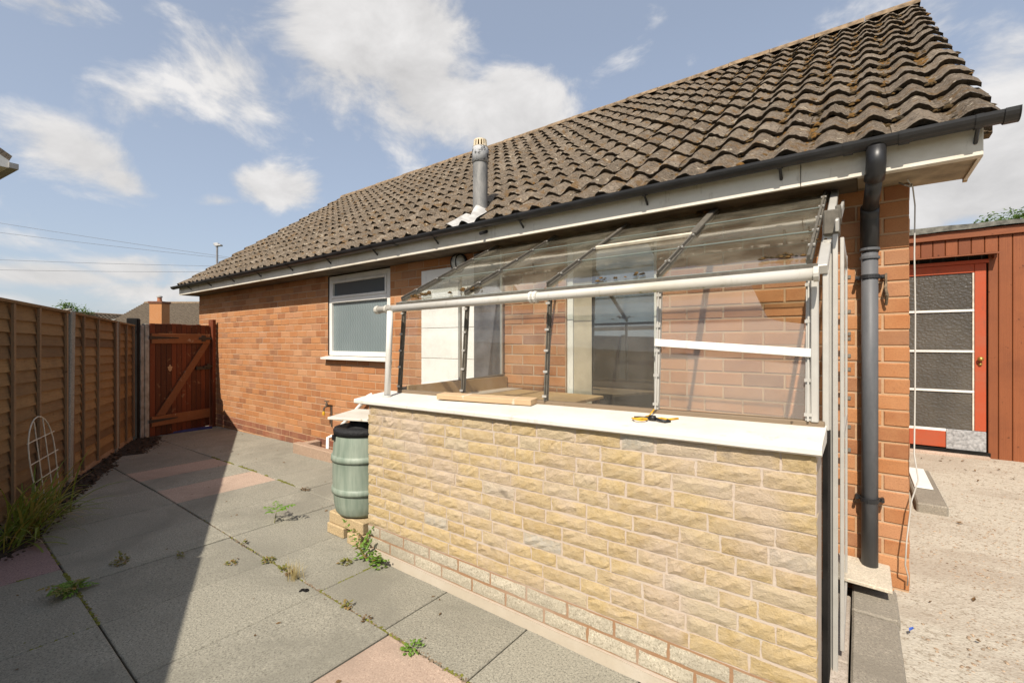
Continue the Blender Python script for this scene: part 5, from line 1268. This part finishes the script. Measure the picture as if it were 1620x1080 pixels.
m = MB(); m.prism([Mv @ Vector(p) for p in ((-.02, 0, .12), (-3.5, 0, 2.45), (-3.5, 0, 2.30), (-.06, 0, .02))], Mv.to_3x3() @ Vector((0, 6, 0))); m.prism([Mv @ Vector(p) for p in ((-3.505, 0, 2.45), (-7, 0, .12), (-6.96, 0, .02), (-3.505, 0, 2.30))], Mv.to_3x3() @ Vector((0, 6, 0))); m.build('roof', TILE, vh)
m = MB(); m.prism([Mv @ Vector(p) for p in ((-.06, -.025, .01), (-3.5, -.025, 2.29), (-3.5, -.025, 2.12), (-.40, -.025, .0), (-.40, -.025, -.12), (-.08, -.025, -.12))], Mv.to_3x3() @ Vector((0, .02, 0))); m.build('barge_board', UPVC, vh)
m = MB(); m.box((-.075, -.06, -.12), (.05, 6.0, -.02), Mv); m.build('gutter', simple('grey_gutter', (.32, .31, .29), .5), vh)
m = MB(); m.box((-.45, .0, -.122), (-.08, 6.0, -.10), Mv); m.build('soffit', UPVC, vh)

def tree(loc, hgt, cr, label, nclump, lr, seed, leaves=60):
    rn = random.Random(seed); tr_ = thing('tree', loc, label, 'tree'); L0 = Vector(loc); m = MB()
    m.tube([L0, L0 + Vector((.1, .05, hgt * .35)), L0 + Vector((.0, .1, hgt * .6))], [.22, .17, .12], 8)
    cs = []
    for k in range(nclump):
        a = rn.uniform(0, 6.28); q = cr * rn.random() ** .5; zz = hgt * .55 + (hgt * .45) * rn.random(); q *= max(.35, 1 - abs(zz / hgt - .72) * 1.7); c = L0 + Vector((math.cos(a) * q, math.sin(a) * q, zz)); cs.append(c)
        if k % 3 == 0: m.tube([L0 + Vector((.0, .1, hgt * .5)), (L0 + Vector((0, .1, hgt * .55)) + c) / 2, c], [.06, .04, .015], 5)
    m.build('trunk', BARK, tr_)
    f = MB()
    for c in cs:
        for _ in range(leaves):
            d = Vector((rn.gauss(0, 1), rn.gauss(0, 1), rn.gauss(0, .7))); p = c + d * cr * .13; leaflet(f, p, (rn.gauss(0, 1), rn.gauss(0, 1), rn.gauss(0, .5)), lr * rn.uniform(.6, 1.3), rn, .7)
    stuff(f.build('crown', LEAF_TREE, tr_))
p = pix_ray(1600, 541); kk = 22 / (-(p.x * ST) + p.y * CT); tree((p.x * kk + .1, p.y * kk, -.1), 7.55, 2.1, 'leafy green tree rising behind the shed roof', 80, .16, 3, 80)
p = pix_ray(107, 541); kk = 34 / (-(p.x * ST) + p.y * CT); tree((p.x * kk, p.y * kk, -.1), 4.25, 1.5, 'small dark tree top showing over the fence post', 40, .16, 5, 50)
# mast and overhead cables
p = pix_ray(343.5, 541); kk = 26 / (-(p.x * ST) + p.y * CT); mx_, my_ = p.x * kk, p.y * kk; zt_ = CAMZ + (541 - 390) * 26 / FPX
ms_ = thing('street_mast', (mx_, my_, 0), 'slim grey mast with a small boxy head behind the roof', 'mast')
GREYP = simple('grey_steel', (.22, .22, .23), .5)
MB().tube([(mx_, my_, -.2), (mx_, my_, zt_)], .055, 8).build('pole', GREYP, ms_)
Mm = Matrix.Translation((mx_, my_, zt_)) @ Matrix.Rotation(TH, 4, 'Z')
m = MB(); m.cbox((-.10, -.1, 0), (.10, .1, .20), .02, Mm); m.cbox((.05, -.12, .02), (.26, .12, .12), .02, Mm); m.cbox((-.18, -.06, .08), (-.09, .06, .20), .01, Mm); m.build('head', simple('mast_head', (.42, .42, .42), .5), ms_)
CABM = simple('cable_grey', (.16, .17, .19), .6)
cbl = ['topmost overhead wire crossing the sky', 'second overhead wire just below the topmost', 'third overhead wire, above the lowest one', 'lowest overhead wire over the fence']
for (ya, yb, lb) in zip((353, 368, 411, 427), (404, 407, 421, 430), cbl):
    pts = []
    for i in range(15):
        q = -1.2 + 3.4 * i / 14; px = 340 * q; py = ya + (yb - ya) * q - 6 * (q - .5) ** 2 * .6 + .9; ry = pix_ray(px, py); kk = (34 + 3 * q) / (-(ry.x * ST) + ry.y * CT); pts.append(Vector((ry.x * kk, ry.y * kk, CAMZ + ry.z * kk)))
    tag(MB().tube(pts, .013, 5).build('overhead_cable', CABM), lb, 'cable', 'overhead wires')
